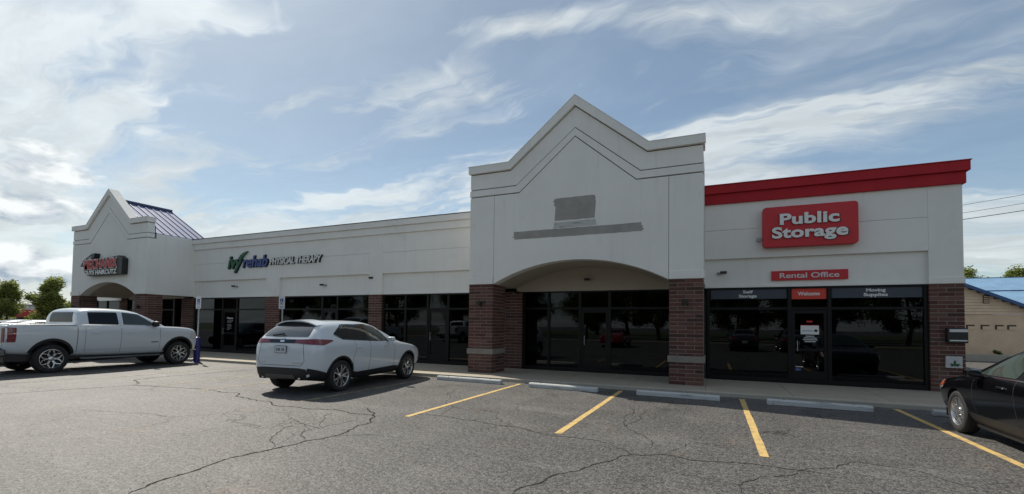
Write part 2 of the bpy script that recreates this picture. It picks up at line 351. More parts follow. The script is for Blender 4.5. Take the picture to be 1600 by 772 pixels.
# ------------------------------------------------------------------ mesh helpers
class MB:
    def __init__(s): s.v = []; s.f = []; s.mi = []; s.cur = 0
    def add(s, vs, fs):
        o = len(s.v); s.v += [tuple(p) for p in vs]
        for f in fs: s.f.append(tuple(i+o for i in f)); s.mi.append(s.cur)
        return s
    def box(s, x0, x1, y0, y1, z0, z1):
        return s.add([(x0, y0, z0), (x1, y0, z0), (x1, y1, z0), (x0, y1, z0), (x0, y0, z1), (x1, y0, z1), (x1, y1, z1), (x0, y1, z1)],
                     [(3, 2, 1, 0), (4, 5, 6, 7), (0, 1, 5, 4), (1, 2, 6, 5), (2, 3, 7, 6), (3, 0, 4, 7)])
    def prism_y(s, poly, y0, y1):
        "polygon of (x,z), counter-clockwise seen from -y, extruded in y"
        n = len(poly)
        s.add([(x, y0, z) for x, z in poly]+[(x, y1, z) for x, z in poly],
              [tuple(range(n)), tuple(range(2*n-1, n-1, -1))]+[(i, i+n, (i+1) % n+n, (i+1) % n) for i in range(n)])
        return s
    def prism_z(s, poly, z0, z1):
        n = len(poly)
        s.add([(x, y, z0) for x, y in poly]+[(x, y, z1) for x, y in poly],
              [tuple(range(n-1, -1, -1)), tuple(range(n, 2*n))]+[(i, (i+1) % n, (i+1) % n+n, i+n) for i in range(n)])
        return s
    def prism_x(s, poly, x0, x1):
        n = len(poly)
        s.add([(x0, y, z) for y, z in poly]+[(x1, y, z) for y, z in poly],
              [tuple(range(n-1, -1, -1)), tuple(range(n, 2*n))]+[(i, (i+1) % n, (i+1) % n+n, i+n) for i in range(n)])
        return s
    def tube(s, pts, rad, n=8, cap=True):
        pts = [Vector(p) for p in pts]; rs = rad if isinstance(rad, (list, tuple)) else [rad]*len(pts)
        vs = []; fs = []
        up = Vector((0, 0, 1))
        for i, p in enumerate(pts):
            d = (pts[min(i+1, len(pts)-1)]-pts[max(i-1, 0)]).normalized()
            a = d.cross(up if abs(d.dot(up)) < .95 else Vector((1, 0, 0))).normalized(); b = d.cross(a)
            for k in range(n):
                w = 2*math.pi*k/n; vs.append(p+(a*math.cos(w)+b*math.sin(w))*rs[i])
        for i in range(len(pts)-1):
            for k in range(n): fs.append((i*n+k, (i+1)*n+k, (i+1)*n+(k+1) % n, i*n+(k+1) % n))
        if cap: fs += [tuple(range(n)), tuple(range(len(pts)*n-1, (len(pts)-1)*n-1, -1))]
        return s.add(vs, fs)
    def lathe_x(s, prof, n=32, c=(0, 0, 0)):
        "profile of (x, r), spun about the x axis"
        vs = []; fs = []
        for x, r in prof:
            for k in range(n):
                w = 2*math.pi*k/n; vs.append((c[0]+x, c[1]+r*math.cos(w), c[2]+r*math.sin(w)))
        m = len(prof)
        for i in range(m-1):
            for k in range(n): fs.append((i*n+k, i*n+(k+1) % n, (i+1)*n+(k+1) % n, (i+1)*n+k))
        return s.add(vs, fs)
    def lathe_z(s, prof, n=16, c=(0, 0, 0)):
        vs = []; fs = []
        for r, z in prof:
            for k in range(n):
                w = 2*math.pi*k/n; vs.append((c[0]+r*math.cos(w), c[1]+r*math.sin(w), c[2]+z))
        for i in range(len(prof)-1):
            for k in range(n): fs.append((i*n+k, i*n+(k+1) % n, (i+1)*n+(k+1) % n, (i+1)*n+k))
        return s.add(vs, fs)
    def mesh(s, name, mats):
        me = bpy.data.meshes.new(name); me.from_pydata(s.v, [], s.f); me.update()
        for m in (mats if isinstance(mats, (list, tuple)) else [mats]): me.materials.append(m)
        if any(s.mi): me.polygons.foreach_set('material_index', s.mi)
        return me
    def build(s, name, m, parent=None, bevel=0, smooth=False, fix=True):
        me = s.mesh(name, m)
        if fix:
            bm = bmesh.new(); bm.from_mesh(me); bmesh.ops.recalc_face_normals(bm, faces=bm.faces); bm.to_mesh(me); bm.free()
        o = link(name, me, parent)
        if smooth: smooth_by(me, 35)
        if bevel:
            b = o.modifiers.new('bevel', 'BEVEL'); b.width = bevel; b.segments = 2; b.limit_method = 'ANGLE'; b.angle_limit = R(40)
        return o
def smooth_by(me, ang):
    me.polygons.foreach_set('use_smooth', [True]*len(me.polygons)); me.set_sharp_from_angle(angle=R(ang))
def link(name, me, parent=None):
    o = bpy.data.objects.new(name, me); COL.objects.link(o)
    if parent is not None: o.parent = parent
    return o
def tag(o, label=None, cat=None, group=None, kind=None):
    if label: o['label'] = label
    if cat: o['category'] = cat
    if group: o['group'] = group
    if kind: o['kind'] = kind
    return o
def empty(name, loc=(0, 0, 0), rz=0):
    o = bpy.data.objects.new(name, None); COL.objects.link(o); o.location = loc; o.rotation_euler = (0, 0, rz); o.empty_display_size = .3
    return o
def struct(name, mb, m, **k): return tag(mb.build(name, m, **k), kind='structure')
def copy_tree(o, parent=None):
    c = o.copy(); COL.objects.link(c)
    if parent is not None: c.parent = parent
    for ch in [x for x in o.children]: copy_tree(ch, c)
    return c
def box(name, m, parent, x0, x1, y0, y1, z0, z1, bevel=0): return MB().box(x0, x1, y0, y1, z0, z1).build(name, m, parent, bevel)

CRACKS = [([(-4.95, 2.49), (-5.09, 3.14), (-5.16, 3.77), (-5.06, 4.57), (-4.93, 4.95), (-5.09, 5.93), (-5.58, 6.59), (-6.06, 6.91)], 0.05), ([(-5.06, 4.57), (-5.39, 4.8), (-5.54, 5.08), (-5.53, 5.28)], 0.03), ([(-4.93, 4.95), (-4.67, 5.17), (-4.3, 5.28)], 0.025), ([(-13.87, 4.55), (-13.68, 5.09), (-13.36, 5.98), (-13.18, 6.6), (-12.49, 6.73), (-10.7, 6.97), (-9.82, 7.0), (-8.81, 6.54), (-7.55, 6.27), (-6.46, 6.47), (-5.39, 6.36)], 0.045), ([(-13.18, 6.6), (-14.25, 7.21), (-14.46, 7.78), (-14.31, 9.5), (-14.24, 10.77)], 0.045), ([(-16.04, 5.26), (-15.77, 5.85), (-15.73, 7.03)], 0.03), ([(-1.76, 4.04), (-1.61, 4.51), (-1.36, 5.08), (-0.96, 5.9), (-0.6, 6.11), (0.02, 6.06), (0.57, 6.16), (1.18, 6.1)], 0.035), ([(-0.96, 5.9), (-1.34, 6.33), (-2.09, 6.4), (-2.43, 6.49), (-3.39, 6.7), (-4.37, 6.89), (-5.0, 6.83)], 0.028), ([(-1.07, 9.33), (-1.25, 8.66), (-1.24, 7.92), (-1.3, 7.51), (-1.43, 8.12), (-1.57, 9.3)], 0.022), ([(-4.3, 5.28), (-3.93, 5.38)], 0.02), ([(-5.11, 4.12), (-5.7, 4.64), (-5.99, 5.04), (-6.0, 5.35)], 0.02), ([(-6.5, 5.59), (-6.0, 5.35), (-5.46, 5.22), (-5.49, 5.51), (-5.45, 6.03)], 0.018), ([(-5.53, 5.28), (-6.16, 5.96), (-6.23, 6.24)], 0.018), ([(-0.79, 6.35), (-0.81, 6.72), (-0.97, 7.06), (-1.19, 7.31), (-1.3, 7.51)], 0.02), ([(-4.37, 6.89), (-5.18, 8.41), (-6.07, 10.21)], 0.015), ([(0.25, 5.01), (0.89, 6.13), (1.51, 6.8), (2.19, 6.65), (2.56, 6.13)], 0.02), ([(-0.6, 6.11), (-0.3, 6.97), (0.26, 6.88)], 0.012), ([(-10.4, 4.39), (-9.39, 4.58), (-8.33, 4.7), (-7.91, 5.17)], 0.012)]
# ------------------------------------------------------------------ ground
YW = 14.8; FW = YW/13.88; TY = 12.93; SZ = .09; KY0 = 11.88
def W(x): return x*FW
def WZ(z): return 1.6+(z-1.6)*FW
g = MB()
xs = [-700, -200, -60, -38, 30, 60, 200, 700]; ys = [-700, -200, -13, 12.3, 40, 200, 700]
for i in range(len(xs)-1):
    for j in range(len(ys)-1):
        g.add([(xs[i], ys[j], 0), (xs[i+1], ys[j], 0), (xs[i+1], ys[j+1], 0), (xs[i], ys[j+1], 0)], [(0, 1, 2, 3)])
struct('parking_lot_asphalt', g, M['asphalt'])
# verge and road on the far side of the lot
struct('grass_verge', MB().box(-300, 300, -30, -22, -.1, .06), M['grass'])
struct('grass_field', MB().box(-300, 300, -120, -42, -.1, .05), M['grass'])
struct('kerb_far_side', MB().box(-300, 300, -22, -21.8, -.1, .13), M['kerb'])
# sidewalk slabs with joints, one piece of the setting with slabs as parts
sw = MB().box(-36.8, 6.4, KY0+.17, 15.2, -.05, SZ-.012)
swo = struct('sidewalk', sw, M['mortar'])
slabm = MB().box(0, 1, 0, 1, -.05, SZ).mesh('sidewalk_slab', M['concrete'])
x = -36.8
while x < 6.3:
    w = min(1.83, 6.4-x)
    for (a, b) in ((KY0+.175, 13.35), (13.362, 15.2)):
        o = link('slab', slabm, swo); o.location = (x+.006, a, 0); o.scale = (w-.012, b-a, 1)
    x += 1.83
struct('kerb', MB().box(-36.8, 6.4, KY0, KY0+.165, -.05, SZ+.004), M['kerb'], bevel=.02)
# parking bay lines
def line(x, y0, y1, w=.105, name='parking_line', m='yellow', z=.004):
    mb = MB(); n = 14; rn = random.Random(int(x*100))
    L = []; Rr = []
    for i in range(n+1):
        y = y0+(y1-y0)*i/n
        L.append((x-w/2+rn.uniform(-.006, .006), y, z)); Rr.append((x+w/2+rn.uniform(-.006, .006), y, z))
    vs = L+Rr
    mb.add(vs, [(i, i+n+1, i+n+2, i+1) for i in range(n)])
    return struct(name, mb, M[m])
LX = [3.37, .57, -2.13, -4.87, -7.68, -10.9, -12.6, -15.4, -17.2, -20.9, -23.7, -26.4]
for x in LX: line(x, 6.56 if x > -6 else 6.8, 11.62 if x < 2 else 11.72, m='yellow' if x > -6 else 'faded')
for x in (6.1,): line(x, 6.5, 11.6)
# cracks: thin tar and dirt filled ribbons
def crack(pts, w, seed, name='asphalt_crack'):
    rn = random.Random(seed); P = [Vector((*p, 0)) for p in pts]
    for it in range(5):
        Q = [P[0]]
        for a, b in zip(P, P[1:]):
            d = (b-a); L = d.length
            if L > .06: Q.append((a+b)/2+Vector((-d.y, d.x, 0))*rn.uniform(-.13, .13))
            Q.append(b)
        P = Q
    vs = []; n = len(P)
    for i, p in enumerate(P):
        d = (P[min(i+1, n-1)]-P[max(i-1, 0)]).normalized(); s = Vector((-d.y, d.x, 0))
        e = min(1, i/6, (n-1-i)/6)*.8+.2
        ww = w*rn.uniform(.35, 1.35)*e/2
        vs += [p+s*ww+Vector((0, 0, .003)), p-s*ww+Vector((0, 0, .003))]
    mb = MB().add(vs, [(2*i, 2*i+1, 2*i+3, 2*i+2) for i in range(n-1)])
    return struct(name, mb, M['crack'])
for i, (pts, w) in enumerate(CRACKS): crack(pts, w*.62, i)

# wheel stops
def wheel_stop(x0, x1, y0, y1, label, cat='wheel stop', h=.115):
    L = (x1-x0)
    prof = [(-.085, 0), (-.075, h-.03), (-.05, h), (.05, h), (.075, h-.03), (.085, 0)]
    mb = MB().prism_x(prof, -L/2, L/2)
    # drainage notches under the bar
    o = mb.build('wheel_stop', M['stop'], None, bevel=.012)
    o.location = ((x0+x1)/2, (y0+y1)/2, .002); o.rotation_euler = (0, 0, math.atan2(y1-y0, x1-x0))
    tag(o, label, cat, 'concrete wheel stops along the kerb')
    for s in (-1, 1):
        MB().lathe_z([(0, .004), (.016, .004), (.018, 0)], 8, (s*L*.33, 0, h)).build('anchor_pin', M['darkmetal'], o)
    return o
wheel_stop(-7.35, -5.28, 11.38, 11.32, 'white wheel stop in full sun, left of the left brick pier of the gable entrance')
wheel_stop(-4.42, -2.60, 11.2, 11.1, 'wheel stop in front of the gabled entrance with only its left tip sunlit')
wheel_stop(-1.68, .11, 11.18, 11.12, 'shaded wheel stop in front of the right brick pier of the gabled entrance')
wheel_stop(1.02, 2.84, 11.15, 11.12, 'shaded wheel stop in front of the rental office door, longest in the picture')
wheel_stop(3.78, 5.6, 11.2, 11.15, 'wheel stop half hidden by the nose of the black sedan')
wheel_stop(-20.6, -18.9, 12.2-.6, 12.2-.62, 'wheel stop under the nose of the white pickup truck')

# ------------------------------------------------------------------ building
mall = empty('strip_mall', (0, 0, 0))
tag(mall, 'single storey white stucco strip mall with gabled entrances, brick piers and dark glass shopfronts', 'building')
brickmesh = None
def make_brickmesh():
    bm = bmesh.new(); bmesh.ops.create_cube(bm, size=1)
    me = bpy.data.meshes.new('brick'); bm.to_mesh(me); bm.free()
    # bevelled by hand: a cube whose long edges are cut
    mb = MB(); e = .06; ey = .1
    me.materials.append(M['brick']); return me
brickmesh = make_brickmesh()
def rows(w, row, rn):
    n = max(1, round(w/.43)); L = w/n
    if row % 2 == 0: c = [i*L for i in range(n+1)]
    else: c = [0]+[L*(i+.5) for i in range(n)]+[w]
    return c
def brick_pier(x0, x1, y0, y1, z0, z1, faces, single, band=None, parent=mall):
    J = .0085; pr = .007
    core = MB().box(x0+pr, x1-pr, y0+pr, y1-pr*(1 if 'b' in faces else 0), z0, z1).build('brick_pier', M['mortar'], parent)
    H = .1035; n = int((z1-z0)/H); H = (z1-z0)/n
    jb = MB(); rn = random.Random(int(x0*37))
    def put(a, b, c, d, e, f):
        if single:
            o = link('brick', brickmesh, core); o.location = ((a+b)/2, (c+d)/2, (e+f)/2)
            o.scale = (b-a, d-c, f-e)
        else: jb.box(a, b, c, d, e, f)
    for r in range(n):
        za, zb = z0+r*H+J, z0+(r+1)*H-J
        if band and zb > band[0]-.004 and za < band[1]+.004:
            za2, zb2 = za, min(zb, band[0]-.006)
            if zb > band[1]+.03: za2, zb2 = max(za, band[1]+.006), zb
            if zb2-za2 < .03: continue
            za, zb = za2, zb2
        if 'f' in faces:
            c = rows(x1-x0, r, rn)
            for a, b in zip(c, c[1:]):
                k = rn.uniform(-.0015, .0015)
                put(x0+a+(J if a > 0 else 0), x0+b-(J if b < c[-1] else 0), y0+k, y0+.1, za, zb)
        ya = y0+.112 if 'f' in faces else y0
        for s, xa, xb in (('r', x1-.09, x1), ('l', x0, x0+.09)):
            if s in faces:
                c = rows(y1-ya, r+1, rn)
                for a, b in zip(c, c[1:]): put(xa, xb, ya+a+(J if a > 0 else 0), ya+b-J, za, zb)
    if not single and jb.v: tag(jb.build('brick', M['brick'], core, fix=False), kind='stuff')
    if band:
        box('stone_band', M['stone'], core, x0-.035, x1+.035, y0-.035, y1-.02, band[0], band[1], .008)
    return core
def wall(name, m, mb, bevel=0): return mb.build(name, m, mall, bevel)

def chev(cx, half, hs, zs, za, inset=0):
    return [(cx-half, zs), (cx-hs, zs), (cx, za), (cx+hs, zs), (cx+half, zs)]
def tower(cx, half, hs, zs, za, zb, ya, yb, s, al, arch_x, arch_h, wing_y, wing_z):
    """gabled stucco front. s scales the trim depths; arch from cx-arch_x to cx+arch_x, springing zb"""
    T = .38
    top = chev(cx, half, hs, zs, za)
    c1 = chev(cx, half, hs-.05*s, zs-.24*s, za-.31*s)
    c2 = chev(cx, half, hs-.24*s, zs-.745*s, za-.95*s)
    c3 = chev(cx, half, hs-.35*s, zs-.98*s, za-1.21*s)
    def band(a, b, pr, ex=0, name='trim_band', m='stucco'):
        for i in range(4):
            (xa, z1), (xb, z2) = a[i], a[i+1]; (xc, z3), (xd, z4) = b[i], b[i+1]
            if i == 0: xa -= ex; xc -= ex
            if i == 3: xb += ex; xd += ex
            yield (xa, z1), (xb, z2), (xd, z4), (xc, z3)
    def bandobj(a, b, y0, y1, ex, name, m='stucco'):
        mb = MB(); n = 5
        A = [list(p) for p in a]; B = [list(p) for p in b]
        A[0][0] -= ex; B[0][0] -= ex; A[-1][0] += ex; B[-1][0] += ex
        poly = [tuple(p) for p in B]+[tuple(p) for p in reversed(A)]
        vs = [(x, y0, z) for x, z in poly]+[(x, y1, z) for x, z in poly]; k = len(poly)
        fs = []
        for i in range(n-1):
            q = (i, i+1, k-2-i, k-1-i)
            fs += [q, tuple(j+k for j in reversed(q))]
        fs += [(i, i+k, (i+1) % k+k, (i+1) % k) for i in range(k)]
        mb.add(vs, fs); return mb.build(name, M[m], mall, bevel=0 if m == 'crack' else .006)
    g = .015
    up = lambda c, d: [(x, z+d) for x, z in c]
    bandobj(top, up(c1, g), ya-.085, yb-.3, .045, 'parapet_cap')
    bandobj(up(c1, -g), up(c2, g), ya, ya+.3, 0, 'stucco_wall')
    bandobj(up(c2, -g), up(c3, g), ya-.014, ya+.3, .014, 'trim_band')
    for c in (c1, c2, c3): bandobj(up(c, g), up(c, -g), ya+.045, ya+.29, -.01, 'groove_shadow_strip', 'crack')  # near-black strips paint the shadow lines between the trim bands
    # thin metal coping along the top
    cp = [(x, z+.02) for x, z in top]; bandobj(cp, [(x, z+.001) for x, z in top], ya-.095, yb-.28, .06, 'coping')
    # lower field, arch cut out, in three panels with open control joints
    J = .006; ax = arch_x
    N = 24; Rr = (ax*ax+arch_h*arch_h)/(2*arch_h); cz = zb+arch_h-Rr
    arc = []
    a0 = math.asin(ax/Rr)
    for i in range(N+1):
        w = -a0+2*a0*i/N; arc.append((cx+Rr*math.sin(w), cz+Rr*math.cos(w)))
    def ctop(x):
        for (xa, z1), (xb, z2) in zip(c3, c3[1:]):
            if xa-1e-6 <= x <= xb+1e-6: return z1+(z2-z1)*(x-xa)/(xb-xa)
        return zs
    xs_ = [p[0] for p in arc]
    ins = sorted(set([round(v, 5) for v in xs_+[c3[1][0], c3[2][0], c3[3][0]] if cx-ax-1e-4 <= v <= cx+ax+1e-4]))
    def arcz(x): return cz+math.sqrt(max(Rr*Rr-(x-cx)**2, 0))
    mb = MB(); n = len(ins)
    lo = [(x+(J if i == 0 else -J if i == n-1 else 0), arcz(x)) for i, x in enumerate(ins)]; hi = [(lo[i][0], ctop(x)-.015) for i, x in enumerate(ins)]
    vs = [(x, ya, z) for x, z in lo]+[(x, ya, z) for x, z in hi]+[(x, ya+T, z) for x, z in lo]+[(x, ya+T, z) for x, z in hi]
    fs = []
    for i in range(n-1):
        fs += [(i, i+1, n+i+1, n+i), (2*n+i+1, 2*n+i, 3*n+i, 3*n+i+1), (i+1, i, 2*n+i, 2*n+i+1), (n+i, n+i+1, 3*n+i+1, 3*n+i)]
    fs += [(0, n, 3*n, 2*n), (n-1, 3*n-1, 4*n-1, 2*n-1)]
    mb.add(vs, fs); mb.build('stucco_wall', M['stucco'], mall)
    for sx in (-1, 1):
        xo = cx+sx*half; xi = cx+sx*(ax+J)
        a, b = min(xo, xi), max(xo, xi)
        MB().box(a, b, ya, ya+T, zb+.22, ctop(xo)-.015).build('stucco_wall', M['stucco'], mall)
        MB().box(a-(.03 if sx < 0 else -.0), b+(.03 if sx > 0 else 0), ya-.03, ya+T, zb, zb+.219).build('stucco_base_trim', M['stucco'], mall, bevel=.012)
    # backing behind the joints
    MB().box(cx-half+.05, cx+half-.05, ya+.31, ya+.36, zb+arch_h+.05, zs-.35).build('wall_backing', M['crack'], mall)
    # vault over the entrance
    mb = MB(); A2 = [(x, ya+T) for x, z in arc]
    vs = [(x, ya+T-.002, z) for x, z in arc]+[(x, wing_y, z) for x, z in arc]+[(x, ya+T-.002, z+.06) for x, z in arc]+[(x, wing_y, z+.06) for x, z in arc]; n = N+1
    mb.add(vs, [(i, i+1, n+i+1, n+i) for i in range(N)]+[(2*n+i+1, 2*n+i, 3*n+i, 3*n+i+1) for i in range(N)])
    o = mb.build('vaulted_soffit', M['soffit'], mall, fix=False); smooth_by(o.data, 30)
    # side beams carrying the side walls
    return arc
CXT = -3.75; HT = 3.49
tower(CXT, HT, 2.12, 6.70, 8.43, 2.90, TY, TY+.9, 1.0, 0, 2.63, .66, YW, 2.79)
for sx, xa, xb in ((-1, CXT-HT, CXT-2.636), (1, CXT+2.636, CXT+HT)):
    wall('stucco_wall', M['stucco'], MB().box(xa if sx < 0 else xb-.3, xa+.3 if sx < 0 else xb, TY+.381, YW+.3, 2.9, 6.45))
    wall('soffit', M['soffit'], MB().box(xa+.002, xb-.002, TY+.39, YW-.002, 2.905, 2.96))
wall('roof_deck', M['roofmem'], MB().box(CXT-HT+.3, CXT+HT-.3, TY+.4, YW+6, 5.7, 5.8))
B1 = (.68, .85)
brick_pier(CXT-HT, CXT-2.64, TY, TY+.95, SZ, 2.895, 'fr', True, B1)
brick_pier(CXT+2.64, CXT+HT, TY, TY+.95, SZ, 2.895, 'f', True, B1)
# returns seen at a grazing angle
# left, smaller gabled front
LY = 12.65; CXL = -27.74; HL = 3.32; LZB = 2.86
tower(CXL, HL, 1.97, 6.50, 8.18, LZB, LY, LY+.62, .978, 0, 2.47, .64, YW, 2.79)
for xa, xb, sx in ((CXL-HL, CXL-2.48, -1), (CXL+2.48, CXL+HL, 1)):
    wall('stucco_wall', M['stucco'], MB().box(xa if sx < 0 else xb-.3, xa+.3 if sx < 0 else xb, LY+.381, YW+.35, LZB, 5.78))
    wall('soffit', M['soffit'], MB().box(xa+.002, xb-.002, LY+.39, YW-.002, LZB+.005, LZB+.05))
brick_pier(CXL-HL, CXL-2.48, LY, LY+.75, SZ, LZB-.004, 'fr', False)
brick_pier(CXL+2.48, CXL+HL, LY, LY+.75, SZ, LZB-.004, 'fr', False)
# violet standing seam roof behind the left gable
def seam_roof():
    zr, ze = 7.70, 5.80; y0, y1 = LY+.36, 15.45
    root = empty('metal_roof', (0, 0, 0)); root.parent = mall
    for sx in (-1, 1):
        xe = CXL+sx*(HL-.02); n = 7; sl_ = Vector((xe-CXL, 0, ze-zr)); nrm = Vector((-sl_.z*(1 if sx > 0 else -1), 0, abs(sl_.x))).normalized()
        for i in range(n):
            a = y0+(y1-y0)*i/n; b = y0+(y1-y0)*(i+1)/n
            mb = MB(); p = [Vector((CXL, a+.012, zr)), Vector((xe, a+.012, ze)), Vector((xe, b-.012, ze)), Vector((CXL, b-.012, zr))]
            mb.add(p+[q-nrm*.04 for q in p], [(0, 1, 2, 3), (7, 6, 5, 4), (0, 4, 5, 1), (1, 5, 6, 2), (2, 6, 7, 3), (3, 7, 4, 0)])
            mb.build('roof_panel', M['metalroof'], root)
        for i in range(n+1):
            a = y0+(y1-y0)*i/n
            mb = MB(); p = [Vector((CXL, a-.02, zr)), Vector((xe, a-.02, ze)), Vector((xe, a+.02, ze)), Vector((CXL, a+.02, zr))]
            mb.add([q+nrm*.035 for q in p]+[q-nrm*.03 for q in p], [(0, 1, 2, 3), (7, 6, 5, 4), (0, 4, 5, 1), (1, 5, 6, 2), (2, 6, 7, 3), (3, 7, 4, 0)])
            mb.build('roof_seam', M['roofseam'], root)
    MB().box(CXL-.11, CXL+.11, y0-.02, y1+.03, zr-.02, zr+.085).build('ridge_cap', M['roofseam'], root)
    MB().prism_y([(CXL-HL+.1, 5.6), (CXL+HL-.1, 5.6), (CXL, zr-.06)], y1-.05, y1+.04).build('gable_end', M['stucco'], root)
    MB().prism_y([(CXL-HL+.1, 5.6), (CXL+HL-.1, 5.6), (CXL, zr-.1)], y0+.02, y0+.1).build('gable_end', M['stucco'], root)
seam_roof()

# wings: pilasters, recessed lintel panels, upper field with joints, cornice
def wing(xa, xb, piers, red=False, ztop=WZ(5.50), zc1=WZ(5.28), zc0=WZ(5.01), band_over=0):
    y = YW; zl = WZ(2.72); zp = WZ(3.515); zj = WZ(4.31)
    J = .004
    cm = M['red'] if red else M['stucco']
    # bays between pilasters
    ed = [xa]+[v for p in piers for v in p]+[xb]
    bays = [(ed[i], ed[i+1]) for i in range(0, len(ed), 2) if ed[i+1]-ed[i] > .05]
    for (a, b) in bays:
        wall('lintel_panel', M['stucco'], MB().box(a, b, y+.10, y+.35, zl, zp+.02))
        wall('lintel_trim', M['stucco'], MB().box(a, b, y+.04, y+.098, zl-.003, zl+.05))
        wall('stucco_wall', M['stucco'], MB().box(a+J, b-J, y, y+.3, zp, zj-J))
        wall('stucco_wall', M['stucco'], MB().box(a+J, b-J, y, y+.3, zj+J, zc0+.01))
    for (a, b) in piers:
        wall('stucco_pilaster', M['stucco'], MB().box(a, b, y, y+.3, zl+.16, zc0+.01))
        wall('stucco_base_trim', M['stucco'], MB().box(a-.02, b+.02, y-.03, y+.3, zl-.01, zl+.159), .012)
    wall('wall_backing', M['mortar'], MB().box(xa, xb, y+.28, y+.34, zp+.05, zc0-.05))
    wall('cornice', cm, MB().box(xa, xb+(.06 if red else 0), y-.07, y+.36, zc0, zc1-.003), .008)
    wall('cornice_cap', cm, MB().box(xa, xb+(.12 if red else 0), y-.14, y+.40, zc1, ztop), .01)
    wall('coping', M['darkmetal'] if not red else M['red'], MB().box(xa, xb+(.14 if red else 0), y-.16, y+.42, ztop+.001, ztop+.022))
wx0 = CXL+HL; wx1 = CXT-HT
PW = [(W(-17.9), W(-17.06)), (W(-12.19), W(-11.57))]
wing(wx0+.001, wx1-.001, PW)
for a, b in PW: brick_pier(a, b, YW, YW+.34, SZ, WZ(2.72)-.012, 'fr', False)
brick_pier(wx0-.93, wx0-.02, YW, YW+.34, SZ, 2.78, 'fr', False)                       # back pier beside the left entrance
brick_pier(CXL-2.48-.8, CXL-2.5, YW, YW+.34, SZ, 2.78, 'fr', False)
ex0, ex1 = W(4.66), W(5.29)
wing(CXT+HT+.001, ex1, [(ex0, ex1)], True, WZ(5.55), WZ(5.32), WZ(5.04))
brick_pier(ex0, ex1, YW, YW+.6, SZ, WZ(2.72)-.012, 'fl', True)
brick_pier(W(-6.6), W(-5.78), YW, YW+.34, SZ, 2.79, 'fr', True)
# wall over the glass under both vaults
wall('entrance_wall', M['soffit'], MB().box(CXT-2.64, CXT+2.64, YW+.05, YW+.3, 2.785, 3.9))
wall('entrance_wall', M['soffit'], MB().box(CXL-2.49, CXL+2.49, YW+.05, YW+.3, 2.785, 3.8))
wing(-35.6, CXL-HL-.001, [(-35.6, -35.0)])
brick_pier(-35.6, -35.0, YW, YW+.34, SZ, 2.78, 'f', False)
brick_pier(CXL-HL+.01, CXL-2.5, YW, YW+.34, SZ, 2.78, 'fr', False)
# body of the building behind: end wall, back wall, roof
wall('end_wall', M['stucco'], MB().box(ex1-.3, ex1-.002, YW+.301, YW+22, 2.75, WZ(5.3)))
wall('end_wall', M['brick'], MB().box(ex1-.28, ex1-.02, YW+.6, YW+22, 0, 2.749))
wall('end_wall', M['stucco'], MB().box(-35.6, -35.3, YW+.351, YW+22, 0, 5.4))
wall('back_wall', M['block'], MB().box(-35.3, ex1-.3, YW+21.7, YW+22, 0, 5.3))
wall('roof_deck', M['roofmem'], MB().box(-35.3, ex1-.3, YW+.37, YW+21.7, 5.0, 5.1))

# shopfront glazing, one window per bay
GY = YW+.12
def bay(xa, xb, mull, door=None, ztr=2.2, z1=2.79, zb=SZ+.02, header=None, lowrail=.32):
    root = empty('shopfront_window', (0, 0, 0)); root.parent = mall
    fw = .045
    y0, y1 = GY-.05, GY+.07
    def bar(a, b, c, d, name='mullion', e=0): MB().box(a, b, y0+e, y1-e, c, d).build(name, M['frame'], root, bevel=.004)
    bar(xa, xb, zb-.02, zb+.11, 'sill_rail'); bar(xa, xb, z1-.05, z1+.02, 'head_rail')
    xs = sorted([xa]+list(mull)+[xb])
    for i, x in enumerate(xs):
        a = x if i == 0 else x-2*fw if i == len(xs)-1 else x-fw
        bar(a, a+2*fw, zb+.111, z1-.051)
    for a, b in zip(xs, xs[1:]):
        isd = door and abs(a-door[0]) < .02
        ia = a+(2*fw if a == xa else fw); ib = b-(2*fw if b == xb else fw)
        bar(ia, ib, ztr-.035, ztr+.035, 'transom_bar', .006)
        MB().box(ia, ib, GY, GY+.012, ztr+.036, z1-.052).build('pane', M['glass'], root)
        if not isd:
            MB().box(ia, ib, GY, GY+.012, zb+.112, ztr-.036).build('pane', M['glass'], root)
        else:
            d = empty('door', (0, 0, 0)); d.parent = mall
            s = .085
            MB().box(ia+.004, ia+s, y0+.02, y1-.03, zb+.115, ztr-.04).build('stile', M['frame'], d, bevel=.004)
            MB().box(ib-s, ib-.004, y0+.02, y1-.03, zb+.115, ztr-.04).build('stile', M['frame'], d, bevel=.004)
            MB().box(ia+s, ib-s, y0+.022, y1-.032, zb+.115, zb+.34).build('bottom_rail', M['frame'], d)
            MB().box(ia+s, ib-s, y0+.022, y1-.032, ztr-.14, ztr-.04).build('top_rail', M['frame'], d)
            MB().box(ia+s, ib-s, y0+.022, y1-.032, 1.0, 1.07).build('push_bar', M['frame'], d)
            MB().box(ia+s, ib-s, GY, GY+.01, zb+.34, ztr-.14).build('pane', M['glass'], d)
            MB().tube([(ia+.13, y0-.0, 1.0), (ia+.13, y0-.06, 1.0), (ia+.13, y0-.06, 1.28), (ia+.13, y0, 1.28)], .012, 8).build('handle', M['grey'], d)
    return root
G = lambda x: x*.9917*FW*1.0          # x read at 14.1 m brought to the glass plane
bay(W(-17.06), W(-12.19), [-17.0+.02, -15.62, -14.75, -13.6][1:3], (-15.62, 0))
bay(wx0+.02, W(-17.9), [-23.2, -22.2, -21.15, -20.0][1:3], (-22.2, 0))
bay(W(-11.57), wx1+.0, [-11.2, -10.15, -9.22], (-10.15, 0))
bay(W(-5.78), CXT+2.9, [-5.2, -4.1, -3.11], (-4.1, 0))
bay(CXT+HT+.05, ex0, [1.93, 2.87], (1.93, 0), ztr=2.18)
bay(CXL-2.5, CXL+1.7, [-29.6, -28.6, -27.6], (-28.6, 0))
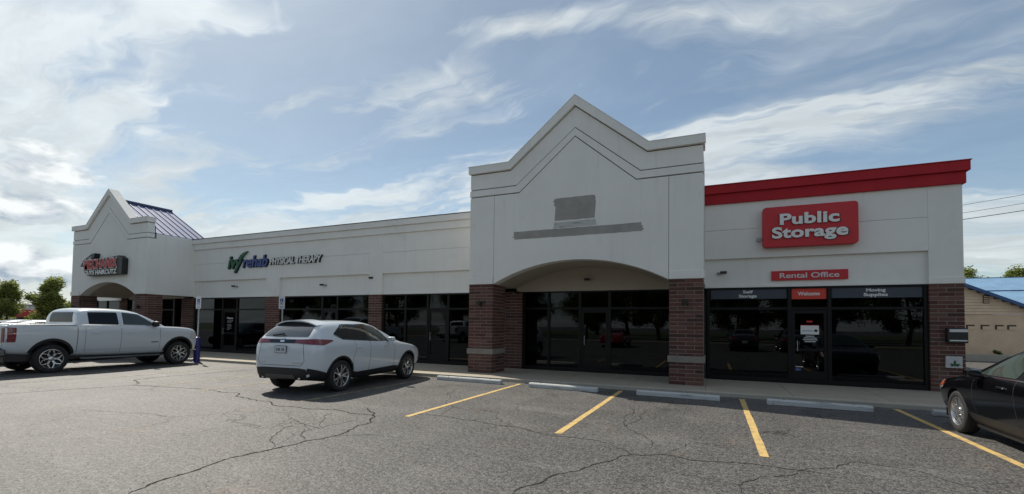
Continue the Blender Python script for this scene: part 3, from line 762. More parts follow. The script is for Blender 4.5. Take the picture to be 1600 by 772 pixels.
bay(-35.0, CXL-HL, [-33.6, -32.5], (-33.6, 0))
# rooms behind the glass
def room(xa, xb, depth=7.5):
    y0, y1 = YW+.42, YW+depth
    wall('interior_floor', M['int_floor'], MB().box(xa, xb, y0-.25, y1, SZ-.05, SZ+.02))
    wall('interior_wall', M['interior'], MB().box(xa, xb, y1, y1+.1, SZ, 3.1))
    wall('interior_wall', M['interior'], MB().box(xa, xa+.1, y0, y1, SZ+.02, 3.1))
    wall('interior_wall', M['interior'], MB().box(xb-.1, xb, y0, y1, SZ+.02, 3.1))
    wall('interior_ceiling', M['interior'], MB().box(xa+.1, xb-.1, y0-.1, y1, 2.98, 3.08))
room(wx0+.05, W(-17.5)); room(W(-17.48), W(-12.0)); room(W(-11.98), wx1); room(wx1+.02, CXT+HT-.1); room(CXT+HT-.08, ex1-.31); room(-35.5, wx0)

# banners and stickers on the rental office glass
def text_mesh(s, size, m, depth=.01, offset=0, shear=0, bev=0, space=1.0, align='CENTER', res=6):
    cu = bpy.data.curves.new('txt', 'FONT'); cu.body = s; cu.size = size; cu.extrude = depth; cu.offset = offset; cu.shear = shear
    cu.bevel_depth = bev; cu.bevel_resolution = 1; cu.space_character = space; cu.align_x = align; cu.align_y = 'BOTTOM_BASELINE'; cu.resolution_u = res
    cu.space_line = 1.0
    o = bpy.data.objects.new('txt', cu); COL.objects.link(o)
    bpy.context.view_layer.update()
    me = bpy.data.meshes.new_from_object(o.evaluated_get(bpy.context.evaluated_depsgraph_get()))
    bpy.data.objects.remove(o); bpy.data.curves.remove(cu)
    me.materials.clear(); me.materials.append(m); return me
def letters(s, size, m, parent, loc, name='letter', width=None, height=None, side=None, **k):
    "raised lettering facing -y; each glyph a part; fits the given width / cap height"
    me = text_mesh(s, size, m, **k)
    xs = [v.co.x for v in me.vertices]; ys = [v.co.y for v in me.vertices]
    cap = size*.729
    sx = (width/(max(xs)-min(xs))) if width else 1; sy = (height/cap) if height else (sx if width else 1)
    cxm = (max(xs)+min(xs))/2
    mat4 = Matrix.Translation(Vector(loc)) @ Matrix(((sx, 0, 0, 0), (0, 0, -1, 0), (0, sy, 0, 0), (0, 0, 0, 1)))
    bm = bmesh.new(); bm.from_mesh(me)
    bmesh.ops.translate(bm, vec=(-cxm, 0, 0), verts=bm.verts)
    bmesh.ops.remove_doubles(bm, verts=bm.verts, dist=1e-5)
    seen = set(); comps = []
    for v in bm.verts:
        if v in seen: continue
        st = [v]; seen.add(v); cmp_ = []
        while st:
            q = st.pop(); cmp_.append(q)
            for e in q.link_edges:
                w = e.other_vert(q)
                if w not in seen: seen.add(w); st.append(w)
        comps.append(cmp_)
    # join the dot of an i with its stem
    comps.sort(key=lambda c: min(v.co.x for v in c))
    gr = []
    for c in comps:
        a = min(v.co.x for v in c); b = max(v.co.x for v in c)
        if gr and a < gr[-1][1]-.55*min(b-a, gr[-1][1]-gr[-1][0]): gr[-1][0] = min(gr[-1][0], a); gr[-1][1] = max(gr[-1][1], b); gr[-1][2] += c
        else: gr.append([a, b, list(c)])
    out = []
    for a, b, vs in gr:
        idx = {v: i for i, v in enumerate(vs)}
        fs = {f for v in vs for f in v.link_faces}
        m2 = bpy.data.meshes.new(name)
        m2.from_pydata([tuple(mat4 @ v.co) for v in vs], [], [tuple(idx[v] for v in f.verts) for f in fs]); m2.update()
        m2.materials.append(m)
        out.append(link(name, m2, parent))
    bm.free(); bpy.data.meshes.remove(me)
    return out
def rrect(x0, x1, z0, z1, r, n=6):
    P = []
    for cx_, cz_, a in ((x1-r, z0+r, -90), (x1-r, z1-r, 0), (x0+r, z1-r, 90), (x0+r, z0+r, 180)):
        for i in range(n+1):
            w = R(a+90*i/n); P.append((cx_+r*math.cos(w), cz_+r*math.sin(w)))
    return P
def banner(x0, x1, z0, z1, m, txt, name='window_banner', dz=0):
    b = MB().box(x0, x1, GY-.010, GY-.004, z0, z1).build(name, M[m], mall)
    for s, zc, sz, w in txt:
        me = text_mesh(s, sz, M['white'], depth=.001, offset=.003*sz/.1)
        xs = [v.co.x for v in me.vertices]
        sc = w/(max(xs)-min(xs))
        me.transform(Matrix.Translation(((x0+x1)/2, GY-.012, zc)) @ Matrix(((sc, 0, 0, 0), (0, 0, -1, 0), (0, 1, 0, 0), (0, 0, 0, 1))))
        link('lettering', me, b)
    return b
banner(CXT+HT+.17, 1.87, 2.46, 2.735, 'slate', [('Self', 2.625, .115, .26), ('Storage', 2.505, .115, .46)])
banner(1.99, 2.81, 2.44, 2.735, 'wred', [('Welcome', 2.545, .14, .52)])
banner(2.93, ex0-.1, 2.46, 2.735, 'slate', [('Moving', 2.625, .115, .42), ('Supplies', 2.505, .115, .52)])
st = MB().box(2.2, 2.63, GY-.006, GY-.002, 1.46, 1.72).build('notice', M['white'], mall)
MB().box(2.24, 2.50, GY-.009, GY-.006, 1.55, 1.565).build('printed_line', M['bluesign'], st)
MB().prism_y(rrect(2.52, 2.60, 1.53, 1.60, .03), GY-.009, GY-.006).build('printed_emblem', M['navy'], st)
MB().box(2.2, 2.63, GY-.009, GY-.006, 1.705, 1.72).build('printed_line', M['signred'], st)
for za, w in ((1.40, .2), (1.35, .3), (1.30, .34), (1.25, .26)):
    MB().box(2.42-w/2, 2.42+w/2, GY-.008, GY-.004, za, za+.022).build('printed_line', M['offwhite'], mall)
MB().box(2.34, 2.48, GY-.006, GY-.003, 1.79, 1.84).build('notice', M['signred'], mall)
hs_ = MB().box(2.05, 2.2, GY-.012, GY-.006, .37, .52).build('access_sticker', M['bluesign'], mall)
def wheelchair(x, z, s, y, m, parent):
    mb = MB()
    mb.prism_y([(x+s*.38*math.cos(w*.5)-.05*s, z+s*.30+s*.3*math.sin(w*.5)) for w in range(7, 24)][::-1], y-.002, y)
    o = MB().tube([(x-.02*s, y, z+.62*s), (x, y, z+.38*s), (x+.22*s, y, z+.36*s), (x+.30*s, y, z+.08*s)], .05*s, 6).build('access_symbol', m, parent)
    MB().tube([(x-.06*s+.22*s*math.cos(R(a)), y, z+.24*s+.22*s*math.sin(R(a))) for a in range(120, 400, 20)], .035*s, 6).build('access_symbol', m, parent)
    MB().lathe_z([(0, .06*s), (.06*s, 0), (0, -.06*s)], 8, (x-.03*s, y, z+.78*s)).build('access_symbol', m, parent)
wheelchair(2.12, .385, .13, GY-.014, M['white'], hs_)
MB().box(2.05, 2.25, GY-.012, GY-.006, .55, .57).build('printed_line', M['offwhite'], mall)
# lettering on the physical therapy door
me = text_mesh('Please', .12, M['offwhite'], depth=.001, offset=.004)
xs = [v.co.x for v in me.vertices]; sc = .44/(max(xs)-min(xs))
o = link('door_lettering', me, mall); o.matrix_world = Matrix.Translation((-21.66, GY-.022, 1.74)) @ Matrix(((sc, 0, 0, 0), (0, 0, -1, 0), (0, 1, 0, 0), (0, 0, 0, 1)))
for za, w in ((1.66, .44), (1.60, .38), (1.55, .30), (1.45, .30), (1.39, .34), (1.33, .28), (1.27, .32), (1.21, .18)):
    MB().box(-21.86, -21.86+w, GY-.022, GY-.018, za, za+.025).build('printed_line', M['grey'], mall)
# patches of bare base coat where an old sign was taken down
def ragged(x0, x1, z0, z1, seed, notch):
    rn = random.Random(seed); P = []
    n = int((x1-x0)/.12)
    for i in range(n+1): P.append((x0+(x1-x0)*i/n, z0+rn.uniform(-.006, .006)))
    for (dz) in notch: P.append((x1+rn.uniform(.0, .07), z0+(z1-z0)*dz)); P.append((x1+rn.uniform(-.03, .02), z0+(z1-z0)*(dz+.1)))
    for i in range(n+1): P.append((x1-(x1-x0)*i/n, z1+rn.uniform(-.006, .006)))
    for (dz) in reversed(notch): P.append((x0-rn.uniform(.0, .06), z0+(z1-z0)*dz)); P.append((x0+rn.uniform(-.02, .03), z0+(z1-z0)*(dz-.08)))
    return P
def poly_patch(P, y0, y1, name, m):
    mb = MB().prism_y(P, y0, y1); o = mb.build(name, M[m], mall)
    return o
poly_patch(ragged(-4.36, -3.15, 4.74, 5.41, 3, (.72, .86)), TY-.005, TY+.01, 'bare_patch', 'patch')
poly_patch(ragged(-5.68, -1.83, 4.26, 4.50, 5, (.3, .6)), TY-.006, TY+.01, 'bare_patch', 'patch')
poly_patch([(-4.40, 4.515), (-3.1, 4.525), (-3.13, 4.70), (-4.37, 4.69)], TY-.004, TY+.01, 'fresh_patch', 'stop')

# ------------------------------------------------------------------ signs on the walls
sgn = empty('wall_sign', (2.36, YW, WZ(3.73))); tag(sgn, 'big red rounded sign reading Public Storage in white raised letters', 'sign')
x0, x1, z0, z1 = W(1.18), W(3.26), WZ(3.74), WZ(4.80)
def at(parent, o):
    o.matrix_parent_inverse = parent.matrix_basis.inverted(); return o
def signpart(sg, mb, name, m, bevel=0): return at(sg, mb.build(name, m, sg, bevel))
signpart(sgn, MB().prism_y(rrect(x0, x1, z0, z1, .09), YW-.22, YW-.002), 'sign_box', M['signred'], .012)
def sgl(sg, *a, **k):
    for o in letters(*a, **k): at(sg, o)
xm = (x0+x1)/2
sgl(sgn, 'Public', .42, M['navy'], sgn, (xm, YW-.235, z0+.61), width=1.42, height=.315, depth=.012, offset=.012, name='letter_return', space=1.03)
sgl(sgn, 'Public', .42, M['white'], sgn, (xm-.008, YW-.262, z0+.615), width=1.38, height=.30, depth=.012, offset=.013, bev=.002, space=1.04)
sgl(sgn, 'Storage', .42, M['navy'], sgn, (xm, YW-.235, z0+.24), width=1.80, height=.315, depth=.012, offset=.013, name='letter_return', space=1.04)
sgl(sgn, 'Storage', .42, M['white'], sgn, (xm-.008, YW-.262, z0+.245), width=1.76, height=.30, depth=.012, offset=.013, bev=.002, space=1.04)
sg2 = empty('wall_sign', (2.4, YW, WZ(2.87))); tag(sg2, 'narrow red sign reading Rental Office above the office door', 'sign')
x0, x1 = W(1.40), W(3.09); z0, z1 = WZ(2.885), WZ(3.135)
signpart(sg2, MB().box(x0, x1, YW+.04, YW+.098, z0, z1), 'sign_panel', M['signred'], .005)
sgl(sg2, 'Rental Office', .2, M['offwhite'], sg2, ((x0+x1)/2, YW+.036, z0+.065), width=1.4, height=.145, depth=.004, offset=.003)
# physical therapy sign: leafy green, blue and white lettering
sg3 = empty('wall_sign', (-18.5, YW, WZ(4.1))); tag(sg3, 'raised letter sign reading ivy rehab PHYSICAL THERAPY over the left wing', 'sign')
zb_ = WZ(4.03)
sgl(sg3, 'ivy', .8, M['navy'], sg3, (W(-19.86), YW-.03, zb_), width=1.06, height=.64, depth=.03, offset=.03, shear=.25, name='letter_return')
sgl(sg3, 'ivy', .8, M['green'], sg3, (W(-19.88), YW-.075, zb_+.01), width=1.02, height=.62, depth=.014, offset=.02, shear=.25)
sgl(sg3, 'rehab', .8, M['navy'], sg3, (W(-18.54), YW-.03, zb_+.01), width=1.74, height=.56, depth=.03, offset=.024, shear=.2, name='letter_return')
sgl(sg3, 'rehab', .8, M['bluesign'], sg3, (W(-18.56), YW-.075, zb_+.02), width=1.70, height=.54, depth=.014, offset=.014, shear=.2)
sgl(sg3, 'PHYSICAL THERAPY', .4, M['navy'], sg3, (W(-16.1), YW-.035, zb_+.06), width=3.24, height=.33, depth=.03, offset=.008, shear=.22, name='letter_return')
sgl(sg3, 'PHYSICAL THERAPY', .4, M['white'], sg3, (W(-16.12), YW-.08, zb_+.07), width=3.18, height=.31, depth=.014, offset=.004, shear=.22)
# a leaf rising from the v of ivy
signpart(sg3, MB().prism_y([(-20.95, 4.62), (-20.8, 4.80), (-20.55, 4.92), (-20.3, 4.97), (-20.42, 4.86), (-20.62, 4.74), (-20.8, 4.55)], YW-.1, YW-.03), 'leaf', M['green'])
# barber sign
sg4 = empty('wall_sign', (-27.4, LY, 3.9)); tag(sg4, 'dark sign reading Hair Mechanix Guys Haircuts over the left arched entrance', 'sign')
s_ = .978; k_ = LY/12.83
X_ = lambda v: v*k_
Z_ = lambda v: 1.6+(v-1.6)*k_
signpart(sg4, MB().prism_y([(X_(-29.7), Z_(3.96)), (X_(-29.3), Z_(3.84)), (X_(-26.3), Z_(3.86)), (X_(-26.28), Z_(4.63)), (X_(-26.6), Z_(4.78)), (X_(-27.4), Z_(4.72)), (X_(-28.6), Z_(4.66)), (X_(-29.5), Z_(4.55)), (X_(-29.75), Z_(4.3))], LY-.26, LY-.002), 'sign_box', M['black'], .01)
signpart(sg4, MB().prism_y([(X_(-30.15), Z_(4.36)), (X_(-29.8), Z_(4.33)), (X_(-28.85), Z_(4.78)), (X_(-28.8), Z_(5.0)), (X_(-29.1), Z_(4.98)), (X_(-29.85), Z_(4.68))], LY-.24, LY-.01), 'sign_box', M['black'], .01)
sgl(sg4, 'MECHANIX', .5, M['white'], sg4, (X_(-28.15), LY-.275, Z_(4.19)), width=2.95, height=.50, depth=.008, offset=.018, name='letter_return')
sgl(sg4, 'MECHANIX', .5, M['signred'], sg4, (X_(-28.15), LY-.30, Z_(4.21)), width=2.9, height=.45, depth=.008, offset=.010)
sgl(sg4, 'GUYS HAIRCUTZ', .3, M['white'], sg4, (X_(-28.15), LY-.285, Z_(3.90)), width=2.9, height=.22, depth=.008, offset=.007)
o_ = letters('Hair', .3, M['white'], sg4, (0, 0, 0), width=.8, height=.2, depth=.006, shear=.2)
for o in o_:
    o.data.transform(Matrix.Translation((X_(-29.4), LY-.25, Z_(4.56))) @ Matrix.Rotation(-R(24), 4, 'Y')); at(sg4, o)
# white board sign inside the left entrance
o = MB().box(-33.1, -30.7, YW-.09, YW-.04, 2.72, 2.86).build('fascia_sign', M['white'], None, bevel=.01); tag(o, 'long white light strip above the glass inside the left arch', 'light')

# ------------------------------------------------------------------ lamps, boxes
def lantern(x, y, z, label):
    r = empty('wall_lantern', (x, y, z)); tag(r, label, 'wall lamp', 'round dark lamps on the brick piers')
    MB().lathe_z([(0, .0), (.055, 0), (.06, .01), (.06, .17), (.05, .18), (0, .18)], 16, (0, -.10, -.09)).build('lamp_body', M['darkmetal'], r, smooth=True)
    MB().box(-.045, .045, -.045, 0, -.05, .05).build('bracket', M['darkmetal'], r, bevel=.006)
    MB().lathe_z([(0, 0), (.045, .0), (.045, .006)], 16, (0, -.10, -.097)).build('lens', M['offwhite'], r)
lantern(-6.82, TY, 2.27, 'lamp on the left brick pier of the big gabled entrance')
lantern(-.70, TY, 2.26, 'lamp on the right brick pier of the big gabled entrance')
lantern(CXL-2.9, LY, 2.24, 'lamp on the left brick pier of the far left arched entrance')
lantern(CXL+2.9, LY, 2.24, 'lamp on the right brick pier of the far left arched entrance')
def flood(x, y, z, label, flip=1):
    r = empty('floodlight', (x, y, z)); tag(r, label, 'floodlight', 'small floodlights on the stucco above the shopfronts')
    MB().box(-.05, .05, -.03, 0, -.04, .04).build('base_plate', M['grey'], r, bevel=.005)
    MB().tube([(0, -.03, 0), (-.05*flip, -.09, .0)], .014, 8).build('arm', M['grey'], r)
    MB().box(-.22 if flip > 0 else .04, -.04 if flip > 0 else .22, -.17, -.08, -.02, .055).build('lamp_head', M['darkmetal'], r, bevel=.01)
flood(-21.2, YW+.1, 3.31, 'small floodlight over the physical therapy door')
flood(-15.45, YW+.1, 3.24, 'small floodlight on the lintel above the white crossover')
flood(-12.75, YW+.1, 3.46, 'small dark camera ball left of the second wing pilaster')
flood(.12, YW+.1, 3.22, 'small floodlight at the left end of the lintel with the Rental Office sign', -1)
flood(-3.7, YW+.05, 3.13, 'fixture on the wall under the big arch', 1)
flood(-6.35, YW-.25, 2.72, 'dark fixture on top of the brick pier behind the big arch, left', -1)
jb_ = box('junction_box', M['grey'], None, 1.12, 1.22, YW-.07, YW-.001, 4.09, 4.20, .006); tag(jb_, 'small grey electrical box at the lower left of the Public Storage sign', 'electrical box')
mbx = empty('mailbox', (5.44, YW, 1.45)); tag(mbx, 'wide black wall mailbox with two pale strips on the end brick pier', 'mailbox')
xa, xb = W(4.93), W(5.30)
signpart(mbx, MB().box(xa, xb, YW-.13, YW-.001, WZ(1.33), WZ(1.67)), 'mailbox_body', M['black'], .012)
signpart(mbx, MB().box(xa+.04, xb-.01, YW-.14, YW-.129, WZ(1.58), WZ(1.645)), 'mailbox_lid', M['offwhite'], .004)
signpart(mbx, MB().box(xa+.04, xb-.02, YW-.14, YW-.129, WZ(1.37), WZ(1.40)), 'mailbox_strip', M['offwhite'], .004)
pq = empty('wall_plaque', (5.4, YW, 1.0)); tag(pq, 'white plaque with green and black emblem below the mailbox on the end brick pier', 'plaque')
xa, xb = W(4.92), W(5.22); zz = WZ(.75); zt = WZ(1.02)
signpart(pq, MB().box(xa, xb, YW-.05, YW-.001, zz, zt), 'plaque_panel', M['stop'], .006)
cxp = xa+.17
signpart(pq, MB().prism_y([(cxp-.09, zz+.12), (cxp-.07, zz+.045), (cxp+.07, zz+.045), (cxp+.09, zz+.12), (cxp+.045, zz+.10), (cxp, zz+.135), (cxp-.045, zz+.10)], YW-.056, YW-.05), 'emblem', M['green'])
signpart(pq, MB().prism_y([(cxp-.02, zz+.12), (cxp+.02, zz+.12), (cxp+.012, zz+.18), (cxp-.012, zz+.18)], YW-.058, YW-.05), 'emblem', M['black'])
for q in (-.05, .05): signpart(pq, MB().prism_y([(cxp+q+.02*math.cos(w), zz+.06+.02*math.sin(w)) for w in [i*math.pi/4 for i in range(8)]], YW-.06, YW-.05), 'emblem', M['black'])
# shelves with packing boxes behind the right hand pane
sh = empty('shelf_unit', (3.6, YW+1.4, SZ)); tag(sh, 'low brown shelf unit with packing supplies behind the right window of the rental office', 'shelf')
for z in (.35, .8, 1.2): at(sh, MB().box(3.0, 4.8, YW+.9, YW+1.3, z, z+.03).build('shelf', M['wood'], sh))
for x in (3.0, 3.9, 4.78): at(sh, MB().box(x, x+.03, YW+.901, YW+1.299, SZ+.02, 1.6).build('upright', M['wood'], sh))
rn = random.Random(4)
x = 3.06
i_ = 0
for z in (.38, .83, 1.23):
    x = 3.06
    while x < 4.5:
        w = rn.uniform(.2, .42); h = rn.uniform(.12, .3)
        o = box('packing_box', M['card'] if rn.random() < .7 else M['white'], None, x, x+w, YW+.93, YW+1.25, z+.001, z+h, .006)
        i_ += 1
        tag(o, ['bottom', 'middle', 'top'][0 if z < .5 else 1 if z < 1 else 2]+' shelf packing box behind the right office window, '+['left end', 'left part', 'middle', 'right part', 'right end'][min(4, int((x-3.06)/.32))], 'box', 'packing boxes on the shelves')
        x += w+rn.uniform(.02, .12)
        if 3.8 < x < 3.95: x = 3.95
ct = empty('counter', (1.2, YW+3.2, SZ)); tag(ct, 'long pale office counter deep inside the rental office', 'counter')
at(ct, MB().box(.3, 2.9, YW+3.2, YW+3.7, SZ+.02, 1.05).build('counter_front', M['wood'], ct)); at(ct, MB().box(.25, 2.95, YW+3.15, YW+3.75, 1.051, 1.09).build('counter_top', M['offwhite'], ct))

# ------------------------------------------------------------------ accessible parking signs
def parking_sign(x, y, lean, sleeve, label):
    r = empty('parking_sign', (x, y, .0), 0); tag(r, label, 'sign', 'accessible parking signs on posts')
    MB().tube([(0, 0, 0), (lean, 0, 2.56)], .028, 8).build('post', M['grey'], r)
    p = MB().prism_y(rrect(-.15+lean*.92, .15+lean*.92, 2.10, 2.58, .03), -.04, -.030).build('sign_plate', M['offwhite'], r)
    MB().prism_y(rrect(-.085+lean, .085+lean, 2.26, 2.48, .01), -.043, -.0405).build('blue_panel', M['bluesign'], p)
    wheelchair(lean, 2.27, .2, -.046, M['white'], p)
    MB().box(lean-.10, lean+.10, -.043, -.0405, 2.14, 2.16).build('printed_line', M['bluesign'], p)
    MB().box(lean-.10, lean+.10, -.043, -.0405, 2.19, 2.21).build('printed_line', M['bluesign'], p)
    if sleeve:
        MB().lathe_z([(.11, 0), (.11, .9), (.10, .96), (.05, .99), (.0, 1.0)], 20).build('post_sleeve', M['purple'], r, smooth=True)
        MB().lathe_z([(.16, 0), (.16, .02), (.11, .03)], 20).build('base_ring', M['purple'], r, smooth=True)
    return r
parking_sign(-18.58, 11.48, .06, True, 'accessible parking sign on a grey post with indigo sleeve beside the pickup truck nose')
parking_sign(-14.62, 12.05, .0, False, 'accessible parking sign on a plain grey post just left of the white crossover')
# ------------------------------------------------------------------ vehicles
def loft(stn, sub=2, nose=True):
    """stn: (y, zb, zs, zt, hb, hs, ht) -> smooth closed body mesh"""
    rings = []
    for (y, zb, zs, zt, hb, hs, ht) in stn:
        zm = zb+(zs-zb)*.45
        h = [(0, zb), (hb*.85, zb), (hb, zb+.07), (hb+(hs-hb)*.75, zm), (hs, zs-.13), (hs*.985, zs), (ht+(hs-ht)*.42, zs+(zt-zs)*.5), (ht, zt-(zt-zs)*.13-.01), (ht*.72, zt-.012), (0, zt)]
        ring = [(x, y, z) for x, z in h]+[(-x, y, z) for x, z in reversed(h[1:-1])]
        rings.append(ring)
    n = len(rings[0]); vs = [p for r in rings for p in r]; fs = []
    for i in range(len(rings)-1):
        for k in range(n): fs.append((i*n+k, i*n+(k+1) % n, (i+1)*n+(k+1) % n, (i+1)*n+k))
    def cap(o, rev):
        c = []
        H = n//2       # index of top centre = 9
        for k in range(H):
            a, b = o+k, o+k+1; d, e = o+(n-k) % n, o+(n-k-1) % n
            q = (a, b, e, d) if k > 0 and k < H-1 else ((a, b, e) if k == 0 else (a, b, d))
            c.append(tuple(reversed(q)) if rev else q)
        return c
    fs += cap(0, False); fs += cap((len(rings)-1)*n, True)
    me = bpy.data.meshes.new('body'); me.from_pydata(vs, [], fs); me.update()
    bm = bmesh.new(); bm.from_mesh(me); bmesh.ops.recalc_face_normals(bm, faces=bm.faces); bm.to_mesh(me); bm.free()
    return me
def evaluate(me, mods):
    "apply a list of (type, settings) modifiers, returning the resulting mesh"
    o = bpy.data.objects.new('tmp', me); COL.objects.link(o); extra = []
    for typ, st in mods:
        m = o.modifiers.new(typ, typ)
        for k, v in st.items():
            if k == 'cutter':
                c = bpy.data.objects.new('cut', v); COL.objects.link(c); extra.append(c); m.object = c
            else: setattr(m, k, v)
    bpy.context.view_layer.update()
    out = bpy.data.meshes.new_from_object(o.evaluated_get(bpy.context.evaluated_depsgraph_get()))
    bpy.data.objects.remove(o)
    for c in extra: bpy.data.objects.remove(c)
    return out
def cyl_mesh(cx_, cy_, cz_, r, half, n=40):
    mb = MB().lathe_x([(-half, 0.0001), (-half, r), (half, r), (half, 0.0001)], n, (cx_, cy_, cz_))
    me = mb.mesh('c', []); bm = bmesh.new(); bm.from_mesh(me); bmesh.ops.remove_doubles(bm, verts=bm.verts, dist=.0005); bmesh.ops.recalc_face_normals(bm, faces=bm.faces); bm.to_mesh(me); bm.free(); return me
def rounded(poly, r=.03, n=3):
    out = []; k = len(poly)
    for i in range(k):
        p = Vector(poly[i]); a = Vector(poly[i-1]); b = Vector(poly[(i+1) % k])
        da = (a-p); db = (b-p); rr = min(r, da.length*.45, db.length*.45)
        p1 = p+da.normalized()*rr; p2 = p+db.normalized()*rr
        for j in range(n+1):
            t = j/n; out.append(tuple(p1*(1-t)**2+p*2*t*(1-t)+p2*t*t))
    return out
class Skin:
    "cuts patches that follow the body surface"
    def __init__(s, me): s.b = BVHTree.FromPolygons([v.co for v in me.vertices], [tuple(p.vertices) for p in me.polygons])
    def patch(s, name, poly, view, m, parent, off=.004, r=.03, grid=.07, thick=.012, maxd=.55):
        P = rounded(poly, r) if r else poly
        bm = bmesh.new()
        f = bm.faces.new([bm.verts.new((a, b, 0)) for a, b in P])
        bmesh.ops.triangulate(bm, faces=bm.faces)
        xs = [p[0] for p in P]; ys = [p[1] for p in P]
        for ax, lo, hi in ((0, min(xs), max(xs)), (1, min(ys), max(ys))):
            c = lo+grid
            while c < hi-1e-3:
                co = [0, 0, 0]; no = [0, 0, 0]; co[ax] = c; no[ax] = 1
                bmesh.ops.bisect_plane(bm, geom=bm.verts[:]+bm.edges[:]+bm.faces[:], plane_co=co, plane_no=no, dist=1e-5); c += grid
        def ray(a, b):
            if view == 'R': o, d = Vector((4, a, b)), Vector((-1, 0, 0))
            elif view == 'L': o, d = Vector((-4, a, b)), Vector((1, 0, 0))
            elif view == 'B': o, d = Vector((a, -4, b)), Vector((0, 1, 0))
            elif view == 'F': o, d = Vector((a, 9, b)), Vector((0, -1, 0))
            else: o, d = Vector((a, b, 5)), Vector((0, 0, -1))
            h = s.b.ray_cast(o, d)
            return o, d, (h[0] if h[0] is not None else None), h[1]
        miss = []; ok = []; hits = []; lim = 0
        for v in bm.verts:
            o, d, h, nn = ray(v.co.x, v.co.y)
            if h is None: miss.append((v, o, d))
            else:
                ok.append((v.co.copy(), (h-o).dot(d))); hits.append((v, o, d, h, nn))
        if hits:
            lim = sorted(q[1] for q in ok)[len(ok)//3]+maxd
            ok = [q for q in ok if q[1] <= lim]
        for v, o, d, h, nn in hits:
            if (h-o).dot(d) > lim: miss.append((v, o, d))
            else:
                nr = nn if nn.dot(d) < 0 else -nn
                nr = (nr*.5-d*.5).normalized()
                v.co = h+nr*off
        for v, o, d in miss:
            if ok:
                q = min(ok, key=lambda t: (t[0].xy-v.co.xy).length); v.co = o+d*(q[1]-off)
        if thick:
            ed = [e for e in bm.edges if e.is_boundary]
            ret = bmesh.ops.extrude_edge_only(bm, edges=ed)
            dd = {'R': (-1, 0, 0), 'L': (1, 0, 0), 'B': (0, 1, 0), 'F': (0, -1, 0), 'T': (0, 0, -1)}[view]
            bmesh.ops.translate(bm, vec=Vector(dd)*thick, verts=[v for v in ret['geom'] if isinstance(v, bmesh.types.BMVert)])
        bmesh.ops.recalc_face_normals(bm, faces=bm.faces)
        me = bpy.data.meshes.new(name); bm.to_mesh(me); bm.free(); me.materials.append(m)
        # make the outside face the viewer
        o = link(name, me, parent)
        me.polygons.foreach_set('use_smooth', [True]*len(me.polygons)); me.set_sharp_from_angle(angle=R(30))
        return o
    def strip(s, name, pts, w, view, m, parent, off=.0015):
        "thin ribbon along a polyline (panel gaps, trim)"
        L = []; Q = [Vector(p) for p in pts]
        P = [Q[0]]
        for a, b in zip(Q, Q[1:]):
            n = max(1, int((b-a).length/.05))
            for i in range(1, n+1): P.append(a+(b-a)*i/n)
        lo, hi = [], []
        for i, p in enumerate(P):
            d = (P[min(i+1, len(P)-1)]-P[max(i-1, 0)]).normalized(); q = Vector((-d.y, d.x))*w/2
            lo.append(p+q); hi.append(p-q)
        vs = []; n = len(P)
        for q in lo+hi:
            if view == 'R': o, d = Vector((4, q.x, q.y)), Vector((-1, 0, 0))
            elif view == 'L': o, d = Vector((-4, q.x, q.y)), Vector((1, 0, 0))
            elif view == 'B': o, d = Vector((q.x, -4, q.y)), Vector((0, 1, 0))
            elif view == 'F': o, d = Vector((q.x, 9, q.y)), Vector((0, -1, 0))
            else: o, d = Vector((q.x, q.y, 5)), Vector((0, 0, -1))
            h = s.b.ray_cast(o, d)[0]
            vs.append((h-d*off, (h-o).dot(d)) if h is not None else None)
        dm = sorted(q[1] for q in vs if q)[0]+.5
        good = [q is not None and q[1] < dm for q in vs]
        vs = [q[0] if q else Vector((0, 0, 0)) for q in vs]
        F = [(i, i+1, n+i+1, n+i) for i in range(n-1) if good[i] and good[i+1] and good[n+i] and good[n+i+1]]
        used = sorted({i for f in F for i in f}); ix = {k: j for j, k in enumerate(used)}
        mb = MB().add([vs[i] for i in used], [tuple(ix[i] for i in f) for f in F])
        return mb.build(name, m, parent, fix=False)
wheel_cache = {}
